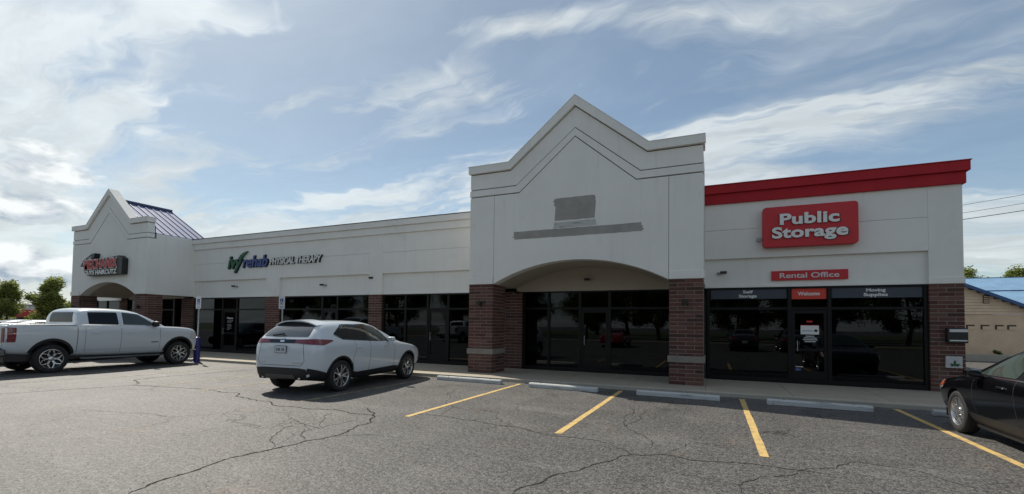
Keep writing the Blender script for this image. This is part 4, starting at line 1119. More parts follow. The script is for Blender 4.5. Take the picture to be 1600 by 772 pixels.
def wheel_meshes(r, w, rr, style, rimmat):
    k = (r, w, rr, style)
    if k in wheel_cache: return wheel_cache[k]
    t = MB().lathe_x([(-w*.40, rr), (-w*.47, rr+.015), (-w*.5, (r+rr)/2), (-w*.46, r-.02), (-w*.36, r-.003), (-w*.18, r), (-w*.17, r-.008), (-w*.13, r-.008), (-w*.12, r), (w*.12, r), (w*.13, r-.008), (w*.17, r-.008), (w*.18, r), (w*.36, r-.003), (w*.46, r-.02), (w*.5, (r+rr)/2), (w*.47, rr+.015), (w*.40, rr)], 48)
    tm = t.mesh('tyre', M['tyre']); smooth_by(tm, 40)
    o = w*.42
    rm = MB(); rm.lathe_x([(o-.02, rr+.002), (o+.004, rr+.002), (o+.006, rr-.012), (o-.01, rr-.022), (-w*.3, rr-.03)], 48)
    # spokes
    def spoke(a, w0, w1, tw=0, r0=.05, r1=None):
        r1 = r1 or rr-.016
        for (ra, wa, xa), (rb, wb, xb) in (((r0, w0, o-.03), ((r0+r1)/2, (w0+w1)/2, o-.012)), (((r0+r1)/2, (w0+w1)/2, o-.012), (r1, w1, o-.006))):
            t1 = tw*(ra-r0)/(r1-r0); t2 = tw*(rb-r0)/(r1-r0)
            def pt(rad, off, x, aa): return (x, rad*math.cos(aa)-off*math.sin(aa), rad*math.sin(aa)+off*math.cos(aa))
            A = [pt(ra, -wa/2, xa, a+t1), pt(ra, wa/2, xa, a+t1), pt(rb, wb/2, xb, a+t2), pt(rb, -wb/2, xb, a+t2)]
            B = [(p[0]-.035, p[1], p[2]) for p in A]
            rm.add(A+B, [(0, 1, 2, 3), (7, 6, 5, 4), (0, 4, 5, 1), (1, 5, 6, 2), (2, 6, 7, 3), (3, 7, 4, 0)])
    if style == 'twin5':
        for i in range(5):
            a = 2*math.pi*i/5
            spoke(a-.10, .045, .024, -.17); spoke(a+.10, .045, .024, .17)
    elif style == 'y6':
        for i in range(6):
            a = 2*math.pi*i/6
            spoke(a, .05, .05, 0, .04, rr*.60); 
            spoke(a, .04, .03, -.42, rr*.50); spoke(a, .04, .03, .42, rr*.50)
    else:
        for i in range(10):
            spoke(2*math.pi*i/10, .03, .042, .12)
    rm.lathe_x([(o-.045, .075), (o-.01, .068), (o+.0, .05), (o+.002, .0001)], 24)
    for i in range(5):
        a = 2*math.pi*i/5+.3; rm.lathe_x([(o-.012, .012), (o-.002, .012), (o-.002, .0001)], 8, (0, .055*math.cos(a), .055*math.sin(a)))
    me = rm.mesh('rim', rimmat); smooth_by(me, 30)
    bd = MB().lathe_x([(-w*.25, rr-.025), (-w*.2, rr-.03), (-w*.2, .0001)], 32); bd.lathe_x([(o-.10, .15), (o-.085, .15), (o-.085, .0001)], 24)
    bm_ = bd.mesh('brake_disc', M['rimdark'])
    wheel_cache[k] = (tm, me, bm_); return wheel_cache[k]
def add_wheels(root, r, w, rr, style, track, ys, rimmat, zs=1.0):
    tm, rm, dm = wheel_meshes(r, w, rr, style, rimmat)
    for y in ys:
        for s in (1, -1):
            wh = empty('wheel', (s*(track/2), y, r/zs)); wh.parent = root; wh.scale = (1, 1, 1/zs)
            if s < 0: wh.rotation_euler = (0, 0, math.pi)
            for nm, me in (('tyre', tm), ('rim', rm), ('brake_disc', dm)):
                link(nm, me, wh)
def mirror_part(root, x, y, z, s, m, w=.20, h=.13):
    mb = MB(); n = 10; vs = []; rings = [(-.08, .5, .6), (-.06, .85, .9), (.0, 1, 1), (.05, .95, .92), (.075, .8, .7)]
    vs = []
    for (dy, a, b) in rings:
        for k in range(12):
            t = 2*math.pi*k/12; c = math.copysign(abs(math.cos(t))**.6, math.cos(t)); q = math.copysign(abs(math.sin(t))**.6, math.sin(t))
            vs.append((x+s*(.10+.5*w*a*c), y-dy, z+.5*h*b*q))
    fs = []
    for i in range(len(rings)-1):
        for k in range(12): fs.append((i*12+k, i*12+(k+1) % 12, (i+1)*12+(k+1) % 12, (i+1)*12+k))
    fs += [tuple(range(12)), tuple(range(59, 47, -1))]
    mb.add(vs, fs); o = mb.build('wing_mirror', m, root, smooth=True)
    MB().tube([(x-s*.06, y+.02, z-.05), (x+s*.03, y, z-.04)], .025, 6).build('mirror_arm', M['black'], o)
    return o

def finish_body(me, axles, ra, hx, paint, name, root, extra=()):
    mods = [('SUBSURF', dict(levels=2, render_levels=2))]
    me = evaluate(me, mods)
    skin = Skin(me)
    cuts = []
    for y in axles:
        for s in (1, -1): cuts.append(cyl_mesh(s*(hx), y[0], y[1], ra, .32))
    for c in list(cuts)+list(extra): me = evaluate(me, [('BOOLEAN', dict(operation='DIFFERENCE', solver='EXACT', cutter=c))])
    me.materials.clear(); me.materials.append(paint); me.materials.append(M['black']); me.name = name
    mi = []
    for p in me.polygons:
        c = p.center; w = 0
        for ay, az_ in axles:
            if (c.y-ay)**2+(c.z-az_)**2 <= (ra+.002)**2 and abs(c.x) > hx-.34: w = 1
        if c.z < .405 and w == 0 and name == 'body' and hx < .9: w = 1
        mi.append(w)
    me.polygons.foreach_set('material_index', mi)
    smooth_by(me, 32)
    o = link(name, me, root)
    return o, skin
def both(fn):
    for v, s in (('R', 1), ('L', -1)): fn(v, s)
def plate(root, y, z, txt=None, x=0):
    p = MB().box(x-.155, x+.155, y-.012, y, z-.075, z+.075).build('licence_plate', M['plate'], root, bevel=.004)
    MB().box(x-.165, x+.165, y-.009, y+.002, z-.085, z+.085).build('plate_frame', M['black'], p)
    for i, q in enumerate((-.10, -.06, -.02, .05, .09)): MB().box(x+q-.011, x+q+.011, y-.0145, y-.012, z-.03, z+.028).build('plate_mark', M['navy'], p)
    return p

# ---- crossover
def crossover(root, paint, dark_trim=True):
    S = [(.08, .42, .62, .80, .54, .62, .50), (.10, .36, .86, 1.08, .64, .72, .60), (.15, .33, 1.06, 1.24, .74, .81, .68), (.25, .31, 1.10, 1.345, .80, .875, .70),
         (.40, .29, 1.12, 1.50, .85, .935, .67), (.58, .28, 1.13, 1.615, .86, .943, .635), (.75, .27, 1.13, 1.65, .86, .945, .63), (1.2, .24, 1.12, 1.675, .865, .948, .645), (1.9, .22, 1.10, 1.685, .865, .95, .655),
         (2.4, .22, 1.085, 1.655, .865, .95, .645), (2.8, .22, 1.07, 1.53, .865, .95, .655), (3.15, .23, 1.06, 1.35, .865, .948, .69), (3.50, .24, 1.05, 1.165, .87, .955, .72), (3.75, .25, 1.02, 1.11, .86, .95, .70), (4.2, .27, .97, 1.06, .84, .93, .66),
         (4.5, .29, .90, .99, .78, .87, .60), (4.68, .30, .78, .88, .70, .78, .5), (4.76, .34, .62, .70, .60, .68, .4)]
    body, sk = finish_body(loft(S), [(1.0, .37), (3.85, .37)], .425, .86, paint, 'body', root)
    G_ = M['carglass']
    def sides(v, s):
        P = lambda pts: pts
        sk.patch('window_surround', P([(.82, 1.345), (1.07, 1.225), (2.0, 1.172), (2.94, 1.145), (2.68, 1.415), (2.46, 1.548), (2.1, 1.592), (1.22, 1.575)]), v, M['blackgloss'], root, r=.03, off=.001, thick=0)
        sk.patch('quarter_window', P([(.84, 1.34), (1.08, 1.235), (1.22, 1.225), (1.22, 1.555), (1.20, 1.555)]), v, G_, root, r=.04)
        sk.patch('rear_door_window', P([(1.24, 1.222), (2.02, 1.185), (2.04, 1.575), (1.24, 1.56)]), v, G_, root, r=.02)
        sk.patch('front_door_window', P([(2.13, 1.18), (2.90, 1.155), (2.66, 1.40), (2.45, 1.53), (2.13, 1.572)]), v, M['carglassc'], root, r=.03)
        sk.strip('window_trim', [(.82, 1.32), (1.08, 1.215), (1.25, 1.205), (2.05, 1.165), (3.0, 1.135)], .012, v, M['blackgloss'], root, .004)
        sk.patch('pillar_trim', [(2.02, 1.183), (2.13, 1.178), (2.13, 1.575), (2.04, 1.575)], v, M['blackgloss'], root, r=0, off=.003)
        sk.strip('panel_gap', [(1.46, 1.19), (1.50, .98), (1.40, .74), (1.44, .45), (1.50, .40)], .009, v, M['seam'], root)
        sk.strip('panel_gap', [(2.06, 1.16), (2.04, .36)], .009, v, M['seam'], root)
        sk.strip('panel_gap', [(3.02, 1.12), (3.14, .95), (3.12, .40)], .009, v, M['seam'], root)
        sk.patch('lower_cladding', [(1.42, .30), (3.42, .30), (3.44, .41), (3.2, .455), (1.62, .41), (1.42, .44)], v, M['black'], root, off=.012, r=.01)
        for y in (1.55, 2.62):
            h = MB().box(s*.945-.02, s*.945+.018, y-.01, y+.17, 1.0, 1.025).build('door_handle', paint, root, bevel=.01)
        sk.patch('tail_lamp', [(.15, 1.12), (.40, 1.10), (.74, 1.19), (.70, 1.215), (.26, 1.24), (.17, 1.22)], v, M['taillight'], root, off=.008, r=.02, grid=.04)
        # arch lips
        for yc in (1.0, 3.85):
            pts = [(yc+.445*math.cos(R(a)), .37+.445*math.sin(R(a))) for a in range(-8, 189, 7)]
            sk.strip('arch_trim', pts, .05, v, M['black'], root, .004)
        sk.patch('fuel_door' if s > 0 else 'charge_door', [(.86, .90), (1.04, .90), (1.04, 1.06), (.86, 1.06)], v, paint, root, off=.002, r=.03) if s < 0 else None
        sk.patch('headlamp', [(4.12, .90), (4.52, .80), (4.56, .86), (4.15, 1.00)], v, M['lampclear'], root, off=.006, r=.02)
        sk.patch('bumper_corner', [(.12, .33), (.56, .33), (.60, .46), (.34, .54), (.12, .60)], v, M['black'], root, off=.008, r=.01)
        mirror_part(root, s*.91, 2.86, 1.19, s, paint)
    both(sides)
    sk.patch('rear_window', [(-.64, 1.285), (.64, 1.285), (.60, 1.43), (.52, 1.60), (-.52, 1.60), (-.60, 1.43)], 'B', M['carglassg'], root, off=.006, r=.05)
    sp = MB()
    for i in range(13):
        x = -.60+i*.1; zc = 1.655-.11*abs(x/.6)**2.6
        sp.add([(x, .455+.05*abs(x/.6)**3, zc-.03), (x, .85, zc+.018), (x, .455+.05*abs(x/.6)**3, zc+.0), (x, .86, zc+.028)], [])
    sp.f = [q for i in range(12) for q in ((4*i, 4*i+1, 4*i+5, 4*i+4), (4*i+2, 4*i+6, 4*i+7, 4*i+3), (4*i, 4*i+4, 4*i+6, 4*i+2), (4*i+1, 4*i+3, 4*i+7, 4*i+5))]+[(0, 2, 3, 1), (48, 49, 51, 50)]
    sp.mi = [0]*len(sp.f)
    sp.build('roof_spoiler', paint, root, smooth=True)
    sk.patch('tail_bar', [(-.72, 1.14), (.72, 1.14), (.74, 1.225), (-.74, 1.225)], 'B', M['blackgloss'], root, off=.006, r=.01)
    for s in (1, -1):
        sk.patch('tail_lamp', [(s*.34, 1.145), (s*.80, 1.12), (s*.78, 1.235), (s*.40, 1.225)], 'B', M['taillight'], root, off=.012, r=.015, grid=.04)
        sk.strip('chrome_line', [(s*.4, 1.185), (s*.76, 1.19)], .014, 'B', M['taillight2'], root, .018)
    sk.strip('panel_gap', [(-.60, 1.13), (-.66, .76), (-.58, .65), (.58, .65), (.66, .76), (.60, 1.13)], .010, 'B', M['seam'], root)
    sk.patch('rear_bumper', [(-.68, .36), (.68, .36), (.70, .58), (.5, .60), (-.5, .60), (-.70, .58)], 'B', M['black'], root, off=.012, r=.02)
    sk.patch('skid_plate', [(-.45, .37), (.45, .37), (.38, .45), (-.38, .45)], 'B', M['chromedark'], root, off=.022, r=.02)
    for s in (1, -1): MB().tube([(s*.52, .10, .38), (s*.52, .26, .38)], .036, 12).build('exhaust_tip', M['chrome'], root)
    plate(root, .085, 1.0)
    sk.patch('badge', [(-.06, 1.165), (.06, 1.165), (.06, 1.205), (-.06, 1.205)], 'B', M['chrome'], root, off=.014, r=.02)
    sk.patch('badge', [(.34, .70), (.62, .70), (.62, .72), (.34, .72)], 'B', M['chrome'], root, off=.006, r=0)
    sk.patch('badge', [(-.62, .70), (-.42, .70), (-.42, .72), (-.62, .72)], 'B', M['chrome'], root, off=.006, r=0)
    wp = MB().tube([(-.30, .16, 1.305), (-.02, .20, 1.345)], .022, 6).build('wiper', M['black'], root)
    sk.patch('windscreen', [(-.66, 2.68), (.66, 2.68), (.72, 3.48), (-.72, 3.48)], 'T', M['carglassc'], root, r=.05, off=.005, grid=.09, maxd=.9)
    sk.patch('grille', [(-.5, .55), (.5, .55), (.55, .82), (-.55, .82)], 'F', M['blackgloss'], root, r=.06, off=.008)
    MB().box(-.66, .66, .75, 4.3, .24, .34).build('underbody', M['black'], root)
    add_wheels(root, .37, .235, .262, 'twin5', 1.63, (1.0, 3.85), M['rim'])
suv = empty('crossover', (-8.85, 7.2, 0), R(4.5))
tag(suv, 'white crossover parked nose in with its tailgate towards us', 'car')
crossover(suv, M['carwhite'])

# ---- pickup
def pickup(root, paint):
    S = [(.22, .62, 1.24, 1.37, .86, .985, .95), (.25, .56, 1.26, 1.385, .90, 1.0, .965), (.42, .54, 1.27, 1.385, .91, 1.005, .975), (1.0, .50, 1.28, 1.39, .91, 1.01, .975), (2.0, .42, 1.28, 1.39, .91, 1.01, .97), (3.0, .40, 1.27, 1.385, .91, 1.01, .96),
         (4.0, .40, 1.25, 1.37, .91, 1.01, .95), (4.35, .40, 1.24, 1.36, .91, 1.01, .94), (4.9, .42, 1.22, 1.345, .91, 1.005, .91), (5.25, .42, 1.20, 1.32, .89, .99, .88), (5.48, .42, 1.16, 1.275, .86, .955, .84), (5.58, .44, 1.08, 1.20, .82, .91, .78), (5.62, .5, .84, 1.0, .74, .84, .68)]
    bed = MB().box(-.82, .82, .32, 1.86, .98, 1.8).mesh('c', [])
    body, sk = finish_body(loft(S), [(1.27, .43), (4.91, .43)], .50, .92, paint, 'body', root, (bed,))
    C = [(1.86, 1.2, 1.40, 1.56, .86, .955, .86), (1.88, 1.2, 1.41, 1.74, .87, .955, .80), (1.95, 1.2, 1.41, 1.87, .87, .955, .80), (2.15, 1.2, 1.41, 1.91, .87, .96, .79), (2.7, 1.2, 1.40, 1.925, .87, .96, .785), (3.35, 1.2, 1.39, 1.905, .87, .96, .775), (3.75, 1.2, 1.38, 1.80, .87, .955, .74), (4.1, 1.18, 1.36, 1.61, .86, .95, .76), (4.45, 1.15, 1.31, 1.385, .84, .93, .78), (4.6, 1.1, 1.25, 1.30, .80, .90, .74)]
    cm = evaluate(loft(C), [('SUBSURF', dict(levels=2, render_levels=2))]); ck = Skin(cm)
    cm.materials.clear(); cm.materials.append(paint); smooth_by(cm, 35); cab = link('cab', cm, root)
    def sides(v, s):
        ck.patch('rear_door_window', [(2.15, 1.405), (2.97, 1.395), (2.95, 1.78), (2.15, 1.77)], v, M['carglass'], root, r=.03)
        ck.patch('front_door_window', [(3.10, 1.395), (4.12, 1.375), (3.95, 1.50), (3.60, 1.74), (3.10, 1.785)], v, M['carglassc'], root, r=.03)
        ck.strip('window_trim', [(1.98, 1.385), (4.2, 1.355)], .022, v, M['chrome'], root, .004)
        sk.strip('panel_gap', [(1.86, 1.36), (1.86, .46)], .016, v, M['seam'], root)
        sk.strip('panel_gap', [(2.06, 1.34), (2.06, .60), (2.12, .48)], .008, v, M['seam'], root)
        sk.strip('panel_gap', [(3.03, 1.34), (3.03, .46)], .009, v, M['seam'], root)
        sk.strip('panel_gap', [(4.22, 1.30), (4.24, .62), (4.18, .48)], .009, v, M['seam'], root)
        sk.strip('crease_shade', [(1.9, .62), (4.2, .64)], .012, v, M['carshade'], root, .003)  # flat strip, the crease's shade painted on the side
        for y in (2.22, 3.2):
            MB().box(s*1.005-.02, s*1.005+.022, y, y+.20, 1.13, 1.16).build('door_handle', paint, root, bevel=.01)
        MB().tube([(s*.98, 1.95, .38), (s*1.02, 2.05, .37), (s*1.02, 4.2, .37), (s*.98, 4.3, .38)], .038, 10).build('side_step', M['chromedark'], root)
        sk.patch('tail_lamp', [(.24, .90), (.46, .90), (.47, 1.29), (.24, 1.31)], v, M['taillight'], root, off=.006, r=.02, grid=.05)
        for yc in (1.27, 4.91):
            pts = [(yc+.525*math.cos(R(a)), .43+.525*math.sin(R(a))) for a in range(4, 177, 6)]
            sk.strip('arch_trim', pts, .07, v, M['black'], root, .006)
        sk.patch('headlamp', [(5.28, .90), (5.56, .86), (5.56, 1.06), (5.32, 1.14)], v, M['lampclear'], root, off=.006, r=.02)
        sk.patch('badge', [(3.95, .80), (4.18, .80), (4.18, .83), (3.95, .83)], v, M['chromedark'], root, r=0)
        mirror_part(root, s*.99, 4.02, 1.42, s, M['black'], .24, .2)
        MB().box(s*.93-.06, s*.93+.06, .30, 1.84, 1.370, 1.392).build('bed_rail_cap', paint, root, bevel=.008)
    both(sides)
    for s in (1, -1): sk.patch('tail_lamp', [(s*.80, .90), (s*.93, .90), (s*.93, 1.28), (s*.83, 1.29)], 'B', M['taillight'], root, off=.006, r=.01, grid=.05)
    MB().box(-.98, .98, .06, .28, .52, .72).build('rear_bumper', M['chromedark'], root, bevel=.04)
    MB().box(-.96, .96, .055, .2, .721, .735).build('bumper_step', M['black'], root, bevel=.005)
    sk.strip('panel_gap', [(-.84, 1.36), (-.84, .74), (.84, .74), (.84, 1.36)], .012, 'B', M['seam'], root)
    plate(root, .05, .62)
    MB().box(-.80, .80, 5.50, 5.66, .46, .66).build('front_bumper', M['chrome'], root, bevel=.05)
    sk.patch('grille', [(-.62, .72), (.62, .72), (.62, 1.06), (-.62, 1.06)], 'F', M['chromedark'], root, r=.05, off=.01)
    ck.patch('windscreen', [(-.70, 3.66), (.70, 3.66), (.80, 4.42), (-.80, 4.42)], 'T', M['carglassc'], root, r=.05, off=.005, grid=.09, maxd=.9)
    ck.patch('rear_window', [(-.66, 1.46), (.66, 1.46), (.60, 1.76), (-.60, 1.76)], 'B', M['carglass'], root, r=.04, off=.006)
    MB().box(-.78, .78, .3, 5.4, .36, .6).build('underbody', M['black'], root)
    MB().tube([(-.8, 1.27, .43), (.8, 1.27, .43)], .05, 8).build('axle', M['black'], root)
    for s in (1, -1):
        for yc in (1.27, 4.91):
            pass
    add_wheels(root, .42, .28, .285, 'y6', 1.70, (1.27, 4.91), M['rim'], 1.045); root.scale = (1, 1, 1.045)
tr = empty('pickup_truck', (-19.06, 5.70, 0), R(2.0))
tag(tr, 'white crew cab pickup truck parked nose in at the left of the picture', 'pickup truck')
pickup(tr, M['carwhite'])

# ---- sedan
def sedan(root, paint, style='multi', gl='carglass'):
    S = [(-.02, .40, .58, .66, .60, .74, .5), (.0, .33, .70, .80, .74, .84, .6), (.08, .28, .84, .95, .80, .89, .68), (.3, .25, .93, 1.04, .82, .91, .70), (.75, .22, .94, 1.09, .83, .92, .68), (1.0, .20, .95, 1.19, .83, .925, .64), (1.45, .18, .95, 1.37, .83, .925, .57),
         (1.9, .18, .945, 1.45, .83, .925, .56), (2.4, .18, .935, 1.465, .83, .925, .57), (2.8, .18, .93, 1.41, .83, .925, .585), (3.2, .18, .92, 1.22, .83, .92, .64), (3.55, .19, .90, 1.00, .83, .915, .68), (3.85, .20, .87, .93, .82, .91, .68), (4.35, .21, .80, .86, .79, .88, .64),
         (4.65, .22, .71, .77, .72, .80, .55), (4.80, .24, .60, .66, .62, .69, .45), (4.86, .3, .48, .53, .52, .58, .36)]
    body, sk = finish_body(loft(S), [(1.02, .33), (3.82, .33)], .372, .83, paint, 'body', root)
    def sides(v, s):
        sk.patch('rear_door_window', [(1.30, 1.02), (2.12, 1.00), (2.12, 1.36), (1.75, 1.34)], v, M['carglass'], root, r=.04)
        sk.patch('front_door_window', [(2.20, 1.0), (3.15, .985), (2.72, 1.28), (2.20, 1.37)], v, M[gl], root, r=.04)
        sk.strip('window_trim', [(1.25, .995), (3.2, .965)], .016, v, M['chrome'], root, .004)
        sk.strip('panel_gap', [(2.16, .98), (2.14, .28)], .008, v, M['seam'], root)
        sk.strip('panel_gap', [(3.18, .94), (3.24, .60), (3.16, .28)], .008, v, M['seam'], root)
        sk.strip('panel_gap', [(1.35, .98), (1.42, .7), (1.36, .3)], .008, v, M['seam'], root)
        for y in (1.5, 2.35): MB().box(s*.92-.02, s*.92+.018, y, y+.17, .845, .87).build('door_handle', M['chrome'] if style == 'multi' else paint, root, bevel=.008)
        sk.patch('tail_lamp', [(.06, .72), (.40, .80), (.42, .90), (.10, .90)], v, M['taillight'], root, off=.006, r=.02)
        sk.patch('headlamp', [(4.28, .68), (4.66, .56), (4.70, .62), (4.62, .70), (4.30, .79)], v, M['lampclear'], root, off=.005, r=.02, grid=.05)
        sk.patch('marker_lamp', [(4.22, .725), (4.40, .66), (4.40, .70), (4.24, .79)], v, M['orange'], root, off=.009, r=.01, grid=.05)
        sk.strip('sill_trim', [(1.45, .235), (3.4, .235)], .02, v, M['chromedark'], root, .004)
        mirror_part(root, s*.88, 3.02, 1.0, s, paint, .19, .12)
    both(sides)
    for s in (1, -1): sk.patch('tail_lamp', [(s*.45, .78), (s*.84, .74), (s*.84, .90), (s*.5, .91)], 'B', M['taillight'], root, off=.008, r=.02)
    plate(root, -.015, .62)
    sk.patch('windscreen', [(-.60, 2.74), (.60, 2.74), (.68, 3.50), (-.68, 3.50)], 'T', M['carglassc'], root, r=.05, off=.005, grid=.09, maxd=.9)
    sk.patch('rear_window', [(-.56, .98), (.56, .98), (.54, 1.5), (-.54, 1.5)], 'T', M['carglass'], root, r=.05, off=.005, grid=.09, maxd=.9)
    sk.patch('grille', [(-.42, .42), (.42, .42), (.46, .58), (-.46, .58)], 'F', M['blackgloss'], root, r=.04, off=.008)
    sk.patch('lower_grille', [(-.55, .27), (.55, .27), (.5, .36), (-.5, .36)], 'F', M['black'], root, r=.03, off=.006)
    MB().box(-.76, .76, .4, 4.5, .17, .30).build('underbody', M['black'], root)
    add_wheels(root, .33, .205, .225, style, 1.55, (1.02, 3.82), M['rim'])
bk = empty('sedan', (4.36, 5.74, 0), R(-.5))
tag(bk, 'glossy black sedan cut off by the right edge of the picture', 'car')
sedan(bk, M['carblack'], 'multi', 'carglassc')
# dark cars beyond the pickup and in the rows behind the camera (seen mirrored in the glass)
dk = empty('sedan', (-23.4, 6.4, 0), R(1)); tag(dk, 'dark sedan parked beyond the pickup bed, only its roof showing', 'car'); sedan(dk, M['cardark'], 'twin5'); dk.scale = (1, 1, 1.09)
def place(o, loc, rz, label, group=None):
    c = copy_tree(o); c.location = loc; c.rotation_euler = (0, 0, rz); c['label'] = label
    if group: c['group'] = group
    return c
place(dk, (-27.2, 7.2, 0), R(0), 'second dark sedan farther left, beyond the dark sedan by the pickup')
MC = 'cars parked behind the camera, mirrored in the shopfront glass'
place(dk, (1.9, -5.2, 0), R(180), 'dark sedan mirrored in the left pane of the rental office', MC)
place(dk, (5.0, -5.4, 0), R(181), 'dark sedan mirrored in the office door glass', MC)
rc = empty('sedan', (-7.2, -5.0, 0), R(180)); tag(rc, 'red sedan mirrored in the glass door under the big arch', 'car', MC); sedan(rc, M['carred'], 'twin5')
place(tr, (-21.5, -4.5, 0), R(180), 'white pickup mirrored in the glass left of the big entrance', MC)

# ------------------------------------------------------------------ trees
def tree(name, loc, h, spread, label, leafmat, n=9000, leaf=.10, seed=1, group=None, trunk_r=.12, clear=.28, cat='tree', squash=1.0, clumps=26):
    rn = random.Random(seed); root = empty(name, loc); tag(root, label, cat, group)
    mb = MB(); tips = []
    top = h*.8
    tp = [Vector((0, 0, 0)), Vector((rn.uniform(-.03, .03)*h, rn.uniform(-.03, .03)*h, h*clear)), Vector((rn.uniform(-.06, .06)*h, rn.uniform(-.06, .06)*h, h*.55)), Vector((rn.uniform(-.08, .08)*h, rn.uniform(-.08, .08)*h, top))]
    mb.tube(tp, [trunk_r, trunk_r*.75, trunk_r*.5, trunk_r*.15], 8)
    for i in range(clumps):
        f = clear+(1-clear)*((i+.5)/clumps)**.9
        a = rn.uniform(0, 6.28); prof = math.sin(math.pi*min(1, max(.08, (f-clear*.7)/(1-clear*.7)))**.75)
        rr = spread*prof*rn.uniform(.45, 1.05)
        z = h*f*rn.uniform(.94, 1.03)
        tip = Vector((rr*math.cos(a), rr*math.sin(a), z))
        b0 = tp[1].lerp(tp[3], max(0, min(1, (f-clear)*rn.uniform(.6, .9)/(1-clear))))
        mid = b0.lerp(tip, .5)+Vector((0, 0, -.04*h*rn.random()))
        mb.tube([b0, mid, tip], [trunk_r*.32*(1.1-f), trunk_r*.2*(1.1-f), trunk_r*.05], 5, False)
        tips.append((tip, rn.uniform(.55, 1.0)*spread*.36)); tips.append((mid.lerp(tip, .4), rn.uniform(.4, .8)*spread*.28))
    t = mb.build('trunk', M['bark'], root, smooth=True)
    vs = []; fs = []
    per = n//len(tips)
    for c, r in tips:
        for k in range(per):
            d = Vector((rn.gauss(0, 1), rn.gauss(0, 1), rn.gauss(0, .75)*squash)); d = d.normalized()*r*(rn.random()**.5)*rn.uniform(.7, 1.25)
            p = c+d; u = Vector((rn.uniform(-1, 1), rn.uniform(-1, 1), rn.uniform(-.6, .6))).normalized(); w = u.cross(Vector((rn.uniform(-1, 1), rn.uniform(-1, 1), rn.uniform(-1, 1)))).normalized()
            s = leaf*rn.uniform(.6, 1.3); i = len(vs)
            vs += [p-u*s, p+w*s*.45, p+u*s, p-w*s*.45]; fs.append((i, i+1, i+2, i+3))
    me = bpy.data.meshes.new('crown'); me.from_pydata([tuple(v) for v in vs], [], fs); me.update(); me.materials.append(leafmat)
    link('crown', me, root)
    return root
tree('tree', (-49.5, 16.4, 0), 4.3, 1.8, 'bushy light green tree at the far left edge, in front of the red banded store', M['leafa'], 30000, .085, 3, None, .12, .12)
tree('tree', (-46.5, 17.9, 0), 4.6, 1.7, 'yellow green tree standing against the left corner of the strip mall', M['leafa'], 28000, .085, 12, None, .11, .12, clumps=22)
tree('tree', (-56.0, 16.2, 0), 4.5, 2.0, 'darker tree behind the light green tree at the left edge', M['leafb'], 20000, .11, 21, None, .12, .12)
tr_r = [((19.3, 50, 0), 6.6, 2.0, 'tree top just right of the mall corner, above the blue roof', 5), ((22.6, 50.5, 0), 6.7, 2.4, 'wide tree top above the middle of the blue roof', 6), ((25.6, 50, 0), 7.3, 3.0, 'wide tree top above the right end of the blue roof', 8)]
for loc, h, sp, lb, sd in tr_r: tree('tree', loc, h, sp, lb, M['leafa'], 22000, .095, sd, None, .2, .3, clumps=34)
# trees across the road, mirrored in the glass
base = tree('tree', (-6, -27, 0), 9.5, 3.8, 'broad tree across the road behind the camera, mirrored in the shopfront glass', M['leafb'], 36000, .12, 31, 'trees across the road, mirrored in the glass', .24, .22, clumps=34)
for i, (x, y, s) in enumerate([(2.5, -25, .75), (9, -27, 1.05), (18, -29, .9), (-15, -28, .8), (-24, -26, 1.0), (-34, -29, 1.1), (-46, -27, .9), (-60, -30, 1.1), (28, -27, 1.0), (-11, -36, 1.2), (13, -38, 1.1), (-28, -38, 1.2), (5, -40, 1.3), (-40, -50, 1.6), (-20, -55, 1.7), (-2, -54, 1.6), (16, -52, 1.7), (34, -48, 1.6), (-62, -50, 1.7), (-75, -36, 1.4)]):
    c = copy_tree(base); c.location = (x, y, 0); c.scale = (s, s, s*random.uniform(.85, 1.1)); c.rotation_euler = (0, 0, i*1.3)

# ------------------------------------------------------------------ far store on the left
def far_store():
    r = empty('store_building', (-128, 44, 0)); tag(r, 'low white store with a wide red band, far off between the two left trees', 'building')
    rot = R(0)
    def bx(name, m, a): MB().box(*a).build(name, M[m], r)
    bx('wall', 'farwhite', (-8, 7.8, -9, 26, 0, 4.2)); bx('fascia', 'farred', (7.81, 8.3, -9.1, 26.1, 2.0, 3.4)); bx('parapet', 'grey', (-8.2, 8.0, -9.2, 26.2, 4.201, 4.45))
    for i in range(7): bx('window', 'frame', (7.81, 7.9, -7.5+i*4.6, -4.5+i*4.6, .5, 1.9))
    for i, (y, h) in enumerate(((-5, 1.0), (-1.5, .9))): bx('roof_vent', 'grey', (-1, -.4, y, y+.5, 4.46, 4.46+h))
far_store()

